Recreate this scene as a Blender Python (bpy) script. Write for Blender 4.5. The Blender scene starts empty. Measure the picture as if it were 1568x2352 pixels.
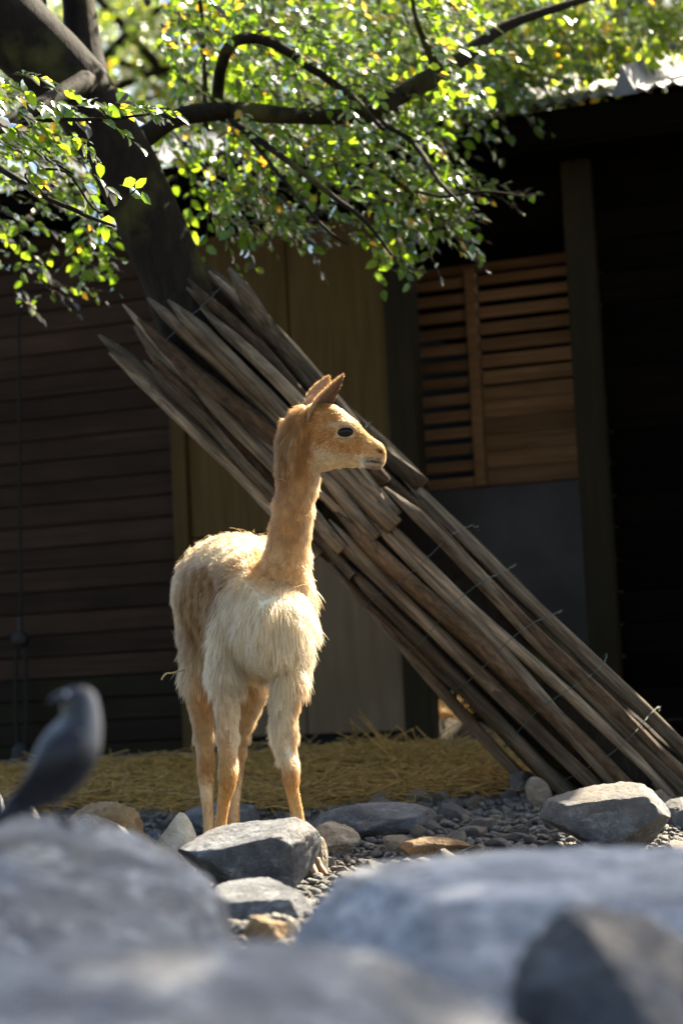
import bpy, bmesh, math, random
import numpy as np
from mathutils import Vector, Matrix, noise

random.seed(7); RNG = np.random.default_rng(7)
sc = bpy.context.scene
COL = sc.collection
R = math.radians

# ------------------------------------------------------------------ camera
CAM_H, PITCH, ROLL, FPX = 0.51, R(5.15), R(2.8), 4700.0      # FPX: focal length in 1568x2352 pixels
cam_d = bpy.data.cameras.new('camera'); cam = bpy.data.objects.new('camera', cam_d); COL.objects.link(cam)
cam_d.sensor_fit = 'VERTICAL'; cam_d.sensor_height = 36.0; cam_d.lens = 36.0 * FPX / 2352
cam_d.clip_start = 0.05; cam_d.clip_end = 400
fw = Vector((0, math.cos(PITCH), math.sin(PITCH)))
up0 = Vector((0, -math.sin(PITCH), math.cos(PITCH))); rt0 = Vector((1, 0, 0))
rt = rt0 * math.cos(ROLL) - up0 * math.sin(ROLL)
up = up0 * math.cos(ROLL) + rt0 * math.sin(ROLL)
CP = Vector((0, 0, CAM_H))
cam.matrix_world = Matrix(((rt.x, up.x, -fw.x, CP.x), (rt.y, up.y, -fw.y, CP.y), (rt.z, up.z, -fw.z, CP.z), (0, 0, 0, 1)))
cam_d.dof.use_dof = True; cam_d.dof.focus_distance = 6.02; cam_d.dof.aperture_fstop = 2.0; cam_d.dof.aperture_blades = 9
sc.camera = cam

# ------------------------------------------------------------------ sky, sun, exposure
SUN_AZ, SUN_EL = R(42), R(45)          # azimuth to the right of straight ahead
S_DIR = Vector((math.sin(SUN_AZ) * math.cos(SUN_EL), math.cos(SUN_AZ) * math.cos(SUN_EL), math.sin(SUN_EL)))
world = bpy.data.worlds.new('World'); sc.world = world; world.use_nodes = True
wn = world.node_tree; bg = wn.nodes['Background']
sky = wn.nodes.new('ShaderNodeTexSky'); sky.sky_type = 'NISHITA'; sky.sun_disc = False
sky.dust_density = 3.0; sky.ozone_density = 0.5
sky.sun_elevation = SUN_EL; sky.sun_rotation = SUN_AZ
wn.links.new(sky.outputs[0], bg.inputs[0]); bg.inputs[1].default_value = 0.068
sun_d = bpy.data.lights.new('sun', 'SUN'); sun = bpy.data.objects.new('sun', sun_d); COL.objects.link(sun)
sun_d.energy = 5.0; sun_d.angle = R(0.5); sun_d.color = (1.0, 0.88, 0.68)
sun.rotation_euler = S_DIR.to_track_quat('Z', 'Y').to_euler(); sun.location = (6, 9, 12)
sc.view_settings.view_transform = 'Standard'; sc.view_settings.look = 'None'
sc.view_settings.exposure = 2.32; sc.view_settings.gamma = 1.0
sc.cycles.use_denoising = True
sc.cycles.max_bounces = 8; sc.cycles.transmission_bounces = 4; sc.cycles.sample_clamp_indirect = 6
sc.cycles_curves.shape = 'RIBBONS'

# ------------------------------------------------------------------ helpers
def W(px, py, d):
    """pixel of the 1568x2352 view + distance along world y -> world point"""
    v = fw + rt * ((px - 784) / FPX) + up * ((1176 - py) / FPX)
    return CP + v * (d / v.y)
def ppm(d): return FPX / d
def sstep(a, b, x):
    t = np.clip((x - a) / (b - a), 0, 1); return t * t * (3 - 2 * t)
def gz(x, y):
    t = min(max((y - 6.0), 0), 3.2)
    return 0.09 * t + 0.012 * noise.noise((x * 2.1, y * 2.1, 0.3)) + 0.006 * noise.noise((x * 7, y * 7, 4.3))
def tag(o, label=None, cat=None, group=None, kind=None):
    if label: o['label'] = label
    if cat: o['category'] = cat
    if group: o['group'] = group
    if kind: o['kind'] = kind
    return o
def empty(name, loc=(0, 0, 0)):
    o = bpy.data.objects.new(name, None); COL.objects.link(o); o.location = loc; o.empty_display_size = .1
    bpy_roots[o] = Vector(loc); return o
bpy_roots = {}
def link(name, me, parent=None):
    """mesh in world coordinates -> object (parent Empties are only translated)"""
    o = bpy.data.objects.new(name, me); COL.objects.link(o)
    if parent is not None:
        o.parent = parent; o.matrix_parent_inverse = Matrix.Translation(-root_loc(parent))
    return o
def root_loc(p):
    v = Vector((0, 0, 0))
    while p is not None:
        if p in bpy_roots: v = bpy_roots[p]; break
        p = p.parent
    return v
def mesh(name, verts, faces, mat=None, smooth=True):
    me = bpy.data.meshes.new(name)
    me.from_pydata([tuple(v) for v in verts], [], faces)
    if mat: me.materials.append(mat)
    if smooth: me.polygons.foreach_set('use_smooth', [True] * len(me.polygons))
    me.update(); return me
def np_mesh(name, V, F, mat, smooth=False):
    """V (n,3) F (m,k) numpy"""
    me = bpy.data.meshes.new(name); n, m, k = len(V), len(F), F.shape[1]
    me.vertices.add(n); me.vertices.foreach_set('co', np.ascontiguousarray(V, dtype=np.float32).ravel())
    me.loops.add(m * k); me.loops.foreach_set('vertex_index', np.ascontiguousarray(F, dtype=np.int32).ravel())
    me.polygons.add(m); me.polygons.foreach_set('loop_start', np.arange(0, m * k, k, dtype=np.int32))
    me.polygons.foreach_set('loop_total', np.full(m, k, dtype=np.int32))
    if smooth: me.polygons.foreach_set('use_smooth', np.ones(m, dtype=bool))
    me.materials.append(mat); me.update(calc_edges=True); me.validate(); return me
def loft(rings, n=20, e=2.0):
    """rings: (centre, u, v) with scaled half axes -> verts, faces (capped)"""
    V, F = [], []
    for c, u, v in rings:
        for k in range(n):
            a = 2 * math.pi * k / n; ca, sa = math.cos(a), math.sin(a)
            if e != 2:
                ca = math.copysign(abs(ca) ** (2 / e), ca); sa = math.copysign(abs(sa) ** (2 / e), sa)
            V.append(Vector(c) + u * ca + v * sa)
    for i in range(len(rings) - 1):
        for k in range(n):
            a, b = i * n + k, i * n + (k + 1) % n
            F.append((a, b, b + n, a + n))
    V.append(Vector(rings[0][0])); V.append(Vector(rings[-1][0])); q = len(V)
    for k in range(n):
        F.append((q - 2, (k + 1) % n, k)); o = (len(rings) - 1) * n; F.append((q - 1, o + k, o + (k + 1) % n))
    return V, F
def smooth_path(pts, sub):
    """Catmull-Rom through tuples"""
    P = [np.array(p, float) for p in pts]; out = []
    for i in range(len(P) - 1):
        p0, p1, p2, p3 = P[max(i - 1, 0)], P[i], P[i + 1], P[min(i + 2, len(P) - 1)]
        for k in range(sub):
            t = k / sub
            out.append(.5 * ((2 * p1) + (-p0 + p2) * t + (2 * p0 - 5 * p1 + 4 * p2 - p3) * t * t + (-p0 + 3 * p1 - 3 * p2 + p3) * t ** 3))
    out.append(P[-1]); return out
def tube(pts, n=10, sub=4, wob=0.0, flat=1.0, ref=Vector((1, 0, 0)), seed=0):
    """pts: (x,y,z,r) world"""
    S = smooth_path(pts, sub); rings = []
    for i, s in enumerate(S):
        c = Vector(s[:3]); a = Vector(S[max(i - 1, 0)][:3]); b = Vector(S[min(i + 1, len(S) - 1)][:3])
        t = (b - a).normalized(); u = ref - t * ref.dot(t)
        if u.length < .05: u = Vector((0, 0, 1)) - t * t.z
        u.normalize(); v = t.cross(u); r = max(s[3], 1e-4)
        rings.append((c, u * r, v * r * flat))
    V, F = loft(rings, n)
    if wob:
        for k, p in enumerate(V):
            q = p * 9 + Vector((seed, 0, 0)); p += Vector(noise.noise_vector(q)) * wob + Vector(noise.noise_vector(q * 3.1)) * wob * .5
    return V, F
def ptube(pts, **kw):
    """pts: (px,py,d,rpx)"""
    L = []
    for px, py, d, r in pts:
        w = W(px, py, d); L.append((w.x, w.y, w.z, r / ppm(d)))
    return tube(L, **kw)
def merge(parts):
    V, F = [], []
    for v, f in parts:
        o = len(V); V += list(v); F += [tuple(i + o for i in q) for q in f]
    return V, F

def project(P):
    q = P - np.array(CP); f_ = q @ np.array(fw); return 784 + FPX * (q @ np.array(rt)) / f_, 1176 - FPX * (q @ np.array(up)) / f_

# ------------------------------------------------------------------ materials
def new_mat(name):
    m = bpy.data.materials.new(name); m.use_nodes = True
    nt = m.node_tree; return m, nt, nt.nodes['Principled BSDF']
def node(nt, t, **kw):
    n = nt.nodes.new(t)
    for k, v in kw.items(): setattr(n, k, v)
    return n
def ramp(nt, stops, src=None):
    n = node(nt, 'ShaderNodeValToRGB'); cr = n.color_ramp
    while len(cr.elements) < len(stops): cr.elements.new(.5)
    for e, (p, c) in zip(cr.elements, stops):
        e.position = p; e.color = (*c, 1) if len(c) == 3 else c
    if src: nt.links.new(src, n.inputs[0])
    return n
def coords(nt, scale=(1, 1, 1), rand=True, kind='Object'):
    tc = node(nt, 'ShaderNodeTexCoord'); mp = node(nt, 'ShaderNodeMapping'); mp.inputs['Scale'].default_value = scale
    nt.links.new(tc.outputs[kind], mp.inputs[0])
    if rand:
        oi = node(nt, 'ShaderNodeObjectInfo'); mu = node(nt, 'ShaderNodeMath', operation='MULTIPLY'); mu.inputs[1].default_value = 37
        nt.links.new(oi.outputs['Random'], mu.inputs[0]); nt.links.new(mu.outputs[0], mp.inputs['Location'])
    return mp.outputs[0]
def noise_n(nt, vec, scale, detail=4, rough=.55, dist=0):
    n = node(nt, 'ShaderNodeTexNoise'); n.inputs['Scale'].default_value = scale; n.inputs['Detail'].default_value = detail
    n.inputs['Roughness'].default_value = rough; n.inputs['Distortion'].default_value = dist
    if vec is not None: nt.links.new(vec, n.inputs['Vector'])
    return n.outputs['Fac']
def bump(nt, bs, h, strength=.4, dist=.01):
    b = node(nt, 'ShaderNodeBump'); b.inputs['Strength'].default_value = strength; b.inputs['Distance'].default_value = dist
    nt.links.new(h, b.inputs['Height']); nt.links.new(b.outputs[0], bs.inputs['Normal']); return b
def mixc(nt, a, b, f, mode='MIX'):
    m = node(nt, 'ShaderNodeMix', data_type='RGBA', blend_type=mode)
    for sock, v in ((m.inputs[6], a), (m.inputs[7], b), (m.inputs[0], f)):
        if hasattr(v, 'is_output'): nt.links.new(v, sock)
        elif isinstance(v, tuple): sock.default_value = (*v, 1) if len(v) == 3 else v
        else: sock.default_value = v
    return m.outputs[2]

def wood(name, dark, light, grain=(2, 30, 30), rough=.8, bumps=.35, var=.5, moss=None, spec=.12):
    m, nt, bs = new_mat(name); v = coords(nt, grain)
    g = noise_n(nt, v, 1.5, 6, .65, .4); r = ramp(nt, [(.3, dark), (.72, light)], g)
    v2 = coords(nt, (1, 1, 1)); blot = noise_n(nt, v2, 2.2, 3); c = mixc(nt, r.outputs[0], dark, ramp(nt, [(.4, (0, 0, 0)), (.7, (.7, .7, .7))], blot).outputs[0])
    oi = node(nt, 'ShaderNodeObjectInfo'); mr = node(nt, 'ShaderNodeMapRange'); mr.inputs[3].default_value = 1 - var; mr.inputs[4].default_value = 1 + var
    nt.links.new(oi.outputs['Random'], mr.inputs[0])
    c = mixc(nt, c, mr.outputs[0], 1.0, 'MULTIPLY')
    if moss:
        c = mixc(nt, c, moss, ramp(nt, [(.52, (0, 0, 0)), (.72, (.8, .8, .8))], noise_n(nt, v2, 4.0, 5)).outputs[0])
    nt.links.new(c, bs.inputs['Base Color']); bs.inputs['Roughness'].default_value = rough; bs.inputs['Specular IOR Level'].default_value = spec
    bump(nt, bs, g, bumps, .006); return m

def rock_mat(name, dark, mid, light, dust, vein=.5, scale=1.0):
    m, nt, bs = new_mat(name); v = coords(nt, (1, 1, 1))
    n1 = noise_n(nt, v, 7 * scale, 8, .62, .6); base = ramp(nt, [(.32, dark), (.52, mid), (.72, light)], n1)
    wv = coords(nt, (1, 1.3, 2.4)); w = noise_n(nt, wv, 6 * scale, 10, .74, .5)
    vr = ramp(nt, [(.50, (0, 0, 0)), (.60, (vein, vein, vein))], w)
    fs = noise_n(nt, v, 55 * scale, 6, .75); sp = ramp(nt, [(.42, (.25, .25, .25)), (.60, (1, 1, 1))], fs)
    vm = mixc(nt, vr.outputs[0], sp.outputs[0], 1.0, 'MULTIPLY')
    c = mixc(nt, base.outputs[0], tuple(min(.8, x * 1.9) for x in light), vm)
    hv = noise_n(nt, v, 3.2 * scale, 6, .6, 2.2); hl = ramp(nt, [(.488, (0, 0, 0)), (.5, (vein * .22,) * 3), (.512, (0, 0, 0))], hv); c = mixc(nt, c, (.55, .54, .50), hl.outputs[0])
    dn = ramp(nt, [(.48, (0, 0, 0)), (.7, (.8, .8, .8))], noise_n(nt, v, 3.0 * scale, 6, .65)); c = mixc(nt, c, dust, dn.outputs[0])
    c = mixc(nt, c, mixc(nt, (.55, .55, .55), (1.3, 1.3, 1.3), fs), .8, 'MULTIPLY')
    nt.links.new(c, bs.inputs['Base Color']); bs.inputs['Roughness'].default_value = .6; bs.inputs['Specular IOR Level'].default_value = .3
    b1 = noise_n(nt, v, 14 * scale, 12, .72); b = bump(nt, bs, b1, .9, .035); return m

def leaf_mat(name, c_ref, c_tr, gloss=.3, yellow=0.06):
    m = bpy.data.materials.new(name); m.use_nodes = True; nt = m.node_tree; nt.nodes.clear()
    out = node(nt, 'ShaderNodeOutputMaterial'); at = node(nt, 'ShaderNodeAttribute', attribute_name='rnd')
    y1 = ramp(nt, [(0, tuple(x * .6 for x in c_ref)), (.5, c_ref), (.93, tuple(min(1, x * 1.35) for x in c_ref)), (.975, (.22, .15, .02))], at.outputs['Fac'])
    y2 = ramp(nt, [(0, tuple(x * .55 for x in c_tr)), (.5, c_tr), (.93, (c_tr[0] * 1.45, c_tr[1] * 1.1, c_tr[2])), (.975, (.75, .42, .03))], at.outputs['Fac'])
    if yellow <= 0:
        for r_ in (y1, y2): r_.color_ramp.elements[3].color = r_.color_ramp.elements[2].color
    d = node(nt, 'ShaderNodeBsdfDiffuse'); t = node(nt, 'ShaderNodeBsdfTranslucent'); g = node(nt, 'ShaderNodeBsdfGlossy')
    nt.links.new(y1.outputs[0], d.inputs[0]); nt.links.new(y2.outputs[0], t.inputs[0]); g.inputs['Roughness'].default_value = gloss
    g.inputs[0].default_value = (.95, 1, 1, 1)
    a = node(nt, 'ShaderNodeAddShader'); nt.links.new(d.outputs[0], a.inputs[0]); nt.links.new(t.outputs[0], a.inputs[1])
    fr = node(nt, 'ShaderNodeFresnel'); fr.inputs[0].default_value = 1.42
    mx = node(nt, 'ShaderNodeMixShader'); nt.links.new(fr.outputs[0], mx.inputs[0]); nt.links.new(a.outputs[0], mx.inputs[1]); nt.links.new(g.outputs[0], mx.inputs[2])
    nt.links.new(mx.outputs[0], out.inputs[0]); return m

def plain(name, c, rough=.6, metal=0, scale=None, c2=None, bumps=0, spec=.4):
    m, nt, bs = new_mat(name); bs.inputs['Roughness'].default_value = rough; bs.inputs['Metallic'].default_value = metal
    bs.inputs['Specular IOR Level'].default_value = spec
    if scale:
        v = coords(nt); n = noise_n(nt, v, scale, 6, .6); r = ramp(nt, [(.35, c), (.7, c2)], n); nt.links.new(r.outputs[0], bs.inputs['Base Color'])
        if bumps: bump(nt, bs, n, bumps, .01)
    else: bs.inputs['Base Color'].default_value = (*c, 1)
    return m

M = {}
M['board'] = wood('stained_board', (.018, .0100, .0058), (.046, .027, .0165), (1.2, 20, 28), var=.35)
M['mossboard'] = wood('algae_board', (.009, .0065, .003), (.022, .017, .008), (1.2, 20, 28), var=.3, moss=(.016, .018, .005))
M['darkboard'] = wood('near_black_board', (.0018, .0013, .0009), (.0052, .0036, .0025), (1.2, 22, 28), rough=.95, var=.4, spec=.02)
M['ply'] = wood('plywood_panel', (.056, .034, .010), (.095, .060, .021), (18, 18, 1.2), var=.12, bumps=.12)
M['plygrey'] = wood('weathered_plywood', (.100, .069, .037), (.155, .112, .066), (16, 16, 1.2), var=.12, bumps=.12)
M['post'] = wood('post_wood', (.012, .0085, .003), (.026, .019, .008), (26, 26, 1.2), var=.2)
M['slat'] = wood('slat_wood', (.095, .045, .018), (.215, .118, .055), (1.2, 22, 22), var=.3)
M['stake'] = wood('weathered_stake', (.030, .021, .012), (.315, .252, .170), (75, 75, 3.2), var=.5, bumps=1.0)
M['barkstake'] = wood('bark_covered_stake', (.026, .017, .009), (.15, .10, .058), (45, 45, 12), var=.4, bumps=1.0)
M['bark'] = wood('mossy_bark', (.006, .0045, .003), (.024, .018, .011), (30, 30, 10), var=.1, bumps=1.0, moss=(.075, .072, .018))
M['twig'] = plain('twig_bark', (.05, .035, .022), .8)
M['wire'] = plain('galvanised_wire', (.07, .075, .07), .6, .5)
M['greenwire'] = plain('green_coated_wire', (.02, .06, .045), .5)
M['metal'] = plain('corrugated_metal', (.07, .075, .085), .6, .2, 6, (.14, .145, .16))  # base darkened to stand in for tree shade over the roof
M['sheet'] = plain('grey_rubber_sheet', (.040, .035, .033), .8, 0, 3, (.068, .060, .057), .15, .1)
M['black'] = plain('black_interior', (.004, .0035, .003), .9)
M['soil'] = plain('barn_soil', (.05, .038, .024), .95, 0, 9, (.11, .085, .055), .6)
M['rope'] = plain('rope_fibre', (.010, .009, .005), .95)
M['iron'] = plain('dark_iron', (.018, .017, .015), .6, .4)
M['rock'] = rock_mat('slate_rock', (.055, .060, .068), (.105, .112, .122), (.21, .215, .22), (.17, .135, .095), .6)
M['rockblue'] = rock_mat('blue_limestone', (.095, .103, .116), (.20, .21, .228), (.42, .43, .445), (.25, .24, .225), 1.0, 1.2)
M['rockpale'] = rock_mat('pale_blue_limestone', (.17, .183, .204), (.40, .42, .45), (.72, .73, .745), (.46, .45, .435), 1.0, 1.3)
M['ochre'] = rock_mat('ochre_rock', (.16, .085, .03), (.30, .18, .075), (.42, .29, .15), (.24, .20, .12), .2)
M['white'] = rock_mat('pale_limestone', (.52, .42, .29), (.75, .64, .47), (.88, .80, .64), (.6, .47, .31), .1)
M['tan'] = rock_mat('tan_stone', (.17, .135, .095), (.31, .255, .185), (.46, .395, .30), (.34, .265, .17), .4)
M['gravel'] = rock_mat('gravel_stone', (.09, .09, .092), (.20, .19, .175), (.36, .335, .295), (.30, .25, .17), .2, 3)
M['straw'] = plain('straw_stalk', (.23, .135, .030), .6, 0, 30, (.54, .345, .095))
M['wisp'] = plain('bright_straw', (.50, .34, .12), .6, 0, 30, (.72, .54, .24))
M['leaf'] = leaf_mat('leaf_green', (.024, .052, .008), (.18, .31, .012), .22)
M['leafbg'] = leaf_mat('leaf_light_green', (.040, .072, .010), (.29, .40, .018), .3)

# ------------------------------------------------------------------ ground
def build_ground():
    V, F = [], []
    xs = np.concatenate([np.linspace(-60, -4, 12)[:-1], np.linspace(-4, 4, 81), np.linspace(4, 60, 12)[1:]])
    ys = np.concatenate([np.linspace(-20, 1, 8)[:-1], np.linspace(1, 10, 91), np.linspace(10, 90, 20)[1:]])
    for y in ys:
        for x in xs: V.append((x, y, gz(x, y) - .004))
    n = len(xs)
    for j in range(len(ys) - 1):
        for i in range(n - 1): F.append((j * n + i, j * n + i + 1, (j + 1) * n + i + 1, (j + 1) * n + i))
    m, nt, bs = new_mat('gritty_ground'); v = coords(nt, rand=False)
    a = noise_n(nt, v, 30, 6, .7); r = ramp(nt, [(.35, (.035, .031, .026)), (.55, (.09, .08, .065)), (.75, (.19, .17, .14))], a)
    nt.links.new(r.outputs[0], bs.inputs['Base Color']); bs.inputs['Roughness'].default_value = .95; bump(nt, bs, a, .8, .02)
    o = link('ground', mesh('ground', V, F, m)); tag(o, 'gritty grey gravel ground of the enclosure', kind='structure', cat='ground')
build_ground()

# ------------------------------------------------------------------ facade frame
TH = R(20.5); D0 = 9.5
P0 = W(784, 1600, D0); ES = Vector((math.cos(TH), -math.sin(TH), 0)); EN = Vector((-math.sin(TH), -math.cos(TH), 0))
def FS(px, py, off=0.0):
    """pixel -> (s, z) on the facade plane moved 'off' toward the viewer"""
    v = fw + rt * ((px - 784) / FPX) + up * ((1176 - py) / FPX); q = P0 + EN * off
    t = (q - CP).dot(EN) / v.dot(EN); p = CP + v * t; return ((p - P0).dot(ES), p.z)
def FP(s, z, off=0.0):
    p = P0 + ES * s + EN * off; return Vector((p.x, p.y, z))
_boxes = {}
def bevel_box(L, T, H, mat, bev=.004):
    key = (round(L, 3), round(T, 3), round(H, 3), mat.name)
    if key in _boxes: return _boxes[key]
    bm = bmesh.new(); bmesh.ops.create_cube(bm, size=1)
    bmesh.ops.scale(bm, vec=(L, T, H), verts=bm.verts)
    bmesh.ops.bevel(bm, geom=bm.edges[:], offset=min(bev, T * .3, H * .3), segments=1, affect='EDGES')
    me = bpy.data.meshes.new('box'); bm.to_mesh(me); bm.free(); me.materials.append(mat); _boxes[key] = me; return me
FROT = Matrix((ES, -EN, Vector((0, 0, 1)))).transposed().to_4x4()
def fbox(name, s0, s1, z0, z1, o0, o1, mat, parent, tilt=0, bev=.004):
    """box on the facade: s along, z up, o toward viewer"""
    me = bevel_box(abs(s1 - s0), abs(o1 - o0), abs(z1 - z0), mat, bev)
    o = bpy.data.objects.new(name, me); COL.objects.link(o)
    c = FP((s0 + s1) / 2, (z0 + z1) / 2, (o0 + o1) / 2)
    o.matrix_world = Matrix.Translation(c) @ FROT @ Matrix.Rotation(tilt, 4, 'X')
    if parent is not None:
        mw = o.matrix_world.copy(); o.parent = parent; o.matrix_parent_inverse = Matrix.Translation(-root_loc(parent)); o.matrix_basis = mw
    return o

def build_barn():
    ZB = .20
    barn = empty('barn', FP(0, ZB)); tag(barn, 'dark timber barn with low metal roof and slatted doorway', 'barn')
    sL = FS(-260, 1200)[0]; s_trim0 = FS(398, 1100)[0]; s_trim1 = FS(430, 1100)[0]
    s_p0 = FS(907, 900)[0]; s_p1 = FS(955, 900)[0]; s_q0 = FS(1322, 900)[0]; s_q1 = FS(1388, 900)[0]; sR = FS(1900, 900)[0]
    ztop = FS(650, 520)[1]; zeave = FS(1300, 246, .262)[1] - .13
    # left wall: horizontal boards
    h = .107; z = ZB + .04; k = 0
    while z < zeave - .1:
        top = min(z + h - .006, zeave)
        fbox('board', sL, s_trim0 - .004, z, top, -.03 + random.uniform(-.003, .003), -.004 + random.uniform(-.004, .003), M['mossboard'] if k < 4 else M['board'], barn, tilt=R(random.uniform(1.0, 3.0)))
        z += h; k += 1
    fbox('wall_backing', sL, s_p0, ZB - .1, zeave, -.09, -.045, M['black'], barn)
    fbox('sill_beam', sL, s_p0, ZB - .15, ZB + .035, -.04, .012, M['darkboard'], barn)
    fbox('trim_post', s_trim0, s_trim1, ZB + .04, zeave - .02, -.04, .018, M['ply'], barn)
    # plywood panels, left of the doorway
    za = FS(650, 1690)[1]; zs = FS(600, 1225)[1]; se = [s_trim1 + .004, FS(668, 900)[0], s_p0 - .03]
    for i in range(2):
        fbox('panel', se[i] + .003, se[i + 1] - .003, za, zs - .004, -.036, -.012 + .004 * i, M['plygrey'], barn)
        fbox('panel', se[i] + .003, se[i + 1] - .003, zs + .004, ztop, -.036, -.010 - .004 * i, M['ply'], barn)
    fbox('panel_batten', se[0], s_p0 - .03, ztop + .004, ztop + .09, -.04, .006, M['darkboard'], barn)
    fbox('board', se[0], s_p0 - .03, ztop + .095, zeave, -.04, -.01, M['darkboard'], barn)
    # door posts
    fbox('door_post', s_p0 - .026, s_p1, ZB - .1, zeave - .05, -.10, .03, M['post'], barn)
    zl = FS(1130, 540)[1]
    qb = fbox('door_post', s_q0, s_q1, ZB - .1, zeave - .05, -.12, .05, M['post'], barn)
    fbox('lintel', s_p1 + .002, s_q0 - .002, zl, zeave, -.10, .02, M['darkboard'], barn)
    # right wall, near-black boards
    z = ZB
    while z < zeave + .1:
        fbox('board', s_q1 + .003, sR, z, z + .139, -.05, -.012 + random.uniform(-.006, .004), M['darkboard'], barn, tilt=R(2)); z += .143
    # slatted partition inside the doorway
    po = -.42
    def FI(px, py): return FS(px, py, po)
    i0, i1 = FI(930, 1000)[0], FI(1088, 1000)[0]; j0, j1 = FI(1112, 1000)[0], FI(1350, 1000)[0]
    z0, z1 = FI(1210, 1108)[1], FI(1130, 612)[1]; n = 13; st = (z1 - z0) / n
    fbox('stile', i1, j0, z0, z1, po - .02, po + .03, M['slat'], barn)
    fbox('rail', i0, j1, z1 - .02, z1 + .02, po - .025, po + .02, M['slat'], barn)
    for k in range(n):
        zz = z0 + k * st
        fbox('slat', i0, i1 - .003, zz, zz + st * .62, po - .02, po, M['slat'], barn, tilt=R(9))
        fbox('slat', j0 + .003, j1, zz, zz + st * (.97 if k < 5 else .86 - .045 * (k - 5)), po - .02, po, M['slat'], barn, tilt=R(5))
    # grey sheet below
    a0, a1 = FI(985, 1300)[0], FI(1352, 1300)[0]
    fbox('lower_sheet', a0, a1, FI(1200, 1512)[1], z0 - .006, po - .012, po + .006, M['sheet'], barn)
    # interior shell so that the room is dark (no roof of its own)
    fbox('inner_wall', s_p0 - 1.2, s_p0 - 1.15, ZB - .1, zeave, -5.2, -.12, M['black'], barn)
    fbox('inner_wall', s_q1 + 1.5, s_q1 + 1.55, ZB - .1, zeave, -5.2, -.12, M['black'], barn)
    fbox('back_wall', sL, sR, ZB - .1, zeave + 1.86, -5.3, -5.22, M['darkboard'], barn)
    # roof: corrugated sheets rising backwards, fascia under the front edge
    fbox('fascia', sL, sR, zeave - .02, zeave + .13, .22, .262, M['darkboard'], barn)
    fbox('soffit', sL, sR, zeave - .045, zeave - .022, -.10, .26, M['darkboard'], barn)
    pitch = R(18.5); L = 5.7; ww = .9
    # hole: unseen opening added to let the sun ray reach the straw inside
    tuft = W(1018, 1646, 10.0)
    t = 0.0
    for _ in range(60):
        q = tuft + S_DIR * t; o_ = (q - P0).dot(EN); zr = zeave + .14 + (.30 - o_) * math.tan(pitch)
        t += (zr - q.z) * .8
    hs, ho = (q - P0).dot(ES), .30 - (q - P0).dot(EN)
    s = sL - .1; k = 0
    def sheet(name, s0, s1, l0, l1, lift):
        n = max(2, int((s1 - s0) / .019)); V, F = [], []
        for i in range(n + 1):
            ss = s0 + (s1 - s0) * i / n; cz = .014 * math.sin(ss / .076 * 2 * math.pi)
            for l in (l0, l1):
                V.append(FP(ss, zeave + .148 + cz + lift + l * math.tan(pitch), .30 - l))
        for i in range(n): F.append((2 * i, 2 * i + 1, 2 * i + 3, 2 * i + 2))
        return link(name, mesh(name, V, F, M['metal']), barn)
    while s < sR:
        l = .006 * (k % 2)
        if s - .2 < hs < s + ww + .2 and not (s + .25 < hs < s + ww - .25):
            s_next = hs + .45 if hs > s + ww - .25 else hs - .3
        if s < hs < s + ww:
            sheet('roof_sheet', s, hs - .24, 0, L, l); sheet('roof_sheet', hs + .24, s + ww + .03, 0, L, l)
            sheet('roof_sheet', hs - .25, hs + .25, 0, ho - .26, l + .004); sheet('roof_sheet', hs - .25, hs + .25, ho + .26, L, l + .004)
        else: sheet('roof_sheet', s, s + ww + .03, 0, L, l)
        s += ww; k += 1
    # raised ridge of a sheet joint seen at the right
    sj = FS(1462, 190)[0]
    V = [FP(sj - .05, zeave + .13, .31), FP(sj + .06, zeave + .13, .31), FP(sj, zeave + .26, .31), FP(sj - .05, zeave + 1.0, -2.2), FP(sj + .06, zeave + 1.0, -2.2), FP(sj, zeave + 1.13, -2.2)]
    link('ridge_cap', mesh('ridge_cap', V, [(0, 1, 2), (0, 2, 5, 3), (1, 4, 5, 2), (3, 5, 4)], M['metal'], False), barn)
    return barn, tuft, zeave
barn, TUFT, ZEAVE = build_barn()

# hanging rope with pulley at the left
def build_rope():
    def q(px, py): s, z = FS(px, py, .12); return FP(s, z, .12)
    base = q(50, 1740); r = empty('hanging_rope', base); tag(r, 'thin rope with a pulley block hanging against the brown board wall', 'rope')
    a, b = q(42, 400), q(48, 1440)
    link('rope', mesh('rope', *tube([(*a, .008), (*(a * .5 + b * .5), .008), (*b, .008)], n=8, sub=6, wob=.002), M['rope']), r)
    c = q(48, 1468)
    V, F = loft([(c + EN * t, Vector((1, 0, 0)) * rr, Vector((0, 0, 1)) * rr) for t, rr in ((-.02, .028), (-.012, .038), (-.004, .03), (.004, .03), (.012, .038), (.02, .028))], 18)
    link('pulley', mesh('pulley', V, F, M['iron']), r)
    e = q(47, 1432); link('hook', mesh('hook', *tube([(*(e + Vector((0, 0, .03))), .012), (*e, .014), (*(e - Vector((0, 0, .05))), .013)], n=8), M['iron']), r)
    L = [q(38, 1490), q(37, 1560), q(38, 1650), q(44, 1720), q(56, 1725), q(62, 1640), q(60, 1560), q(58, 1490)]
    link('rope_loop', mesh('rope_loop', *tube([(*p, .010) for p in L], n=8, sub=5), M['rope']), r)
    f = q(50, 1735); link('weight', mesh('weight', *tube([(*(f + Vector((0, 0, .06))), .02), (*(f + Vector((0, 0, .03))), .045), (*(f - Vector((0, 0, .05))), .05), (*(f - Vector((0, 0, .07))), .03)], n=12), M['iron']), r)
build_rope()

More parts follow.
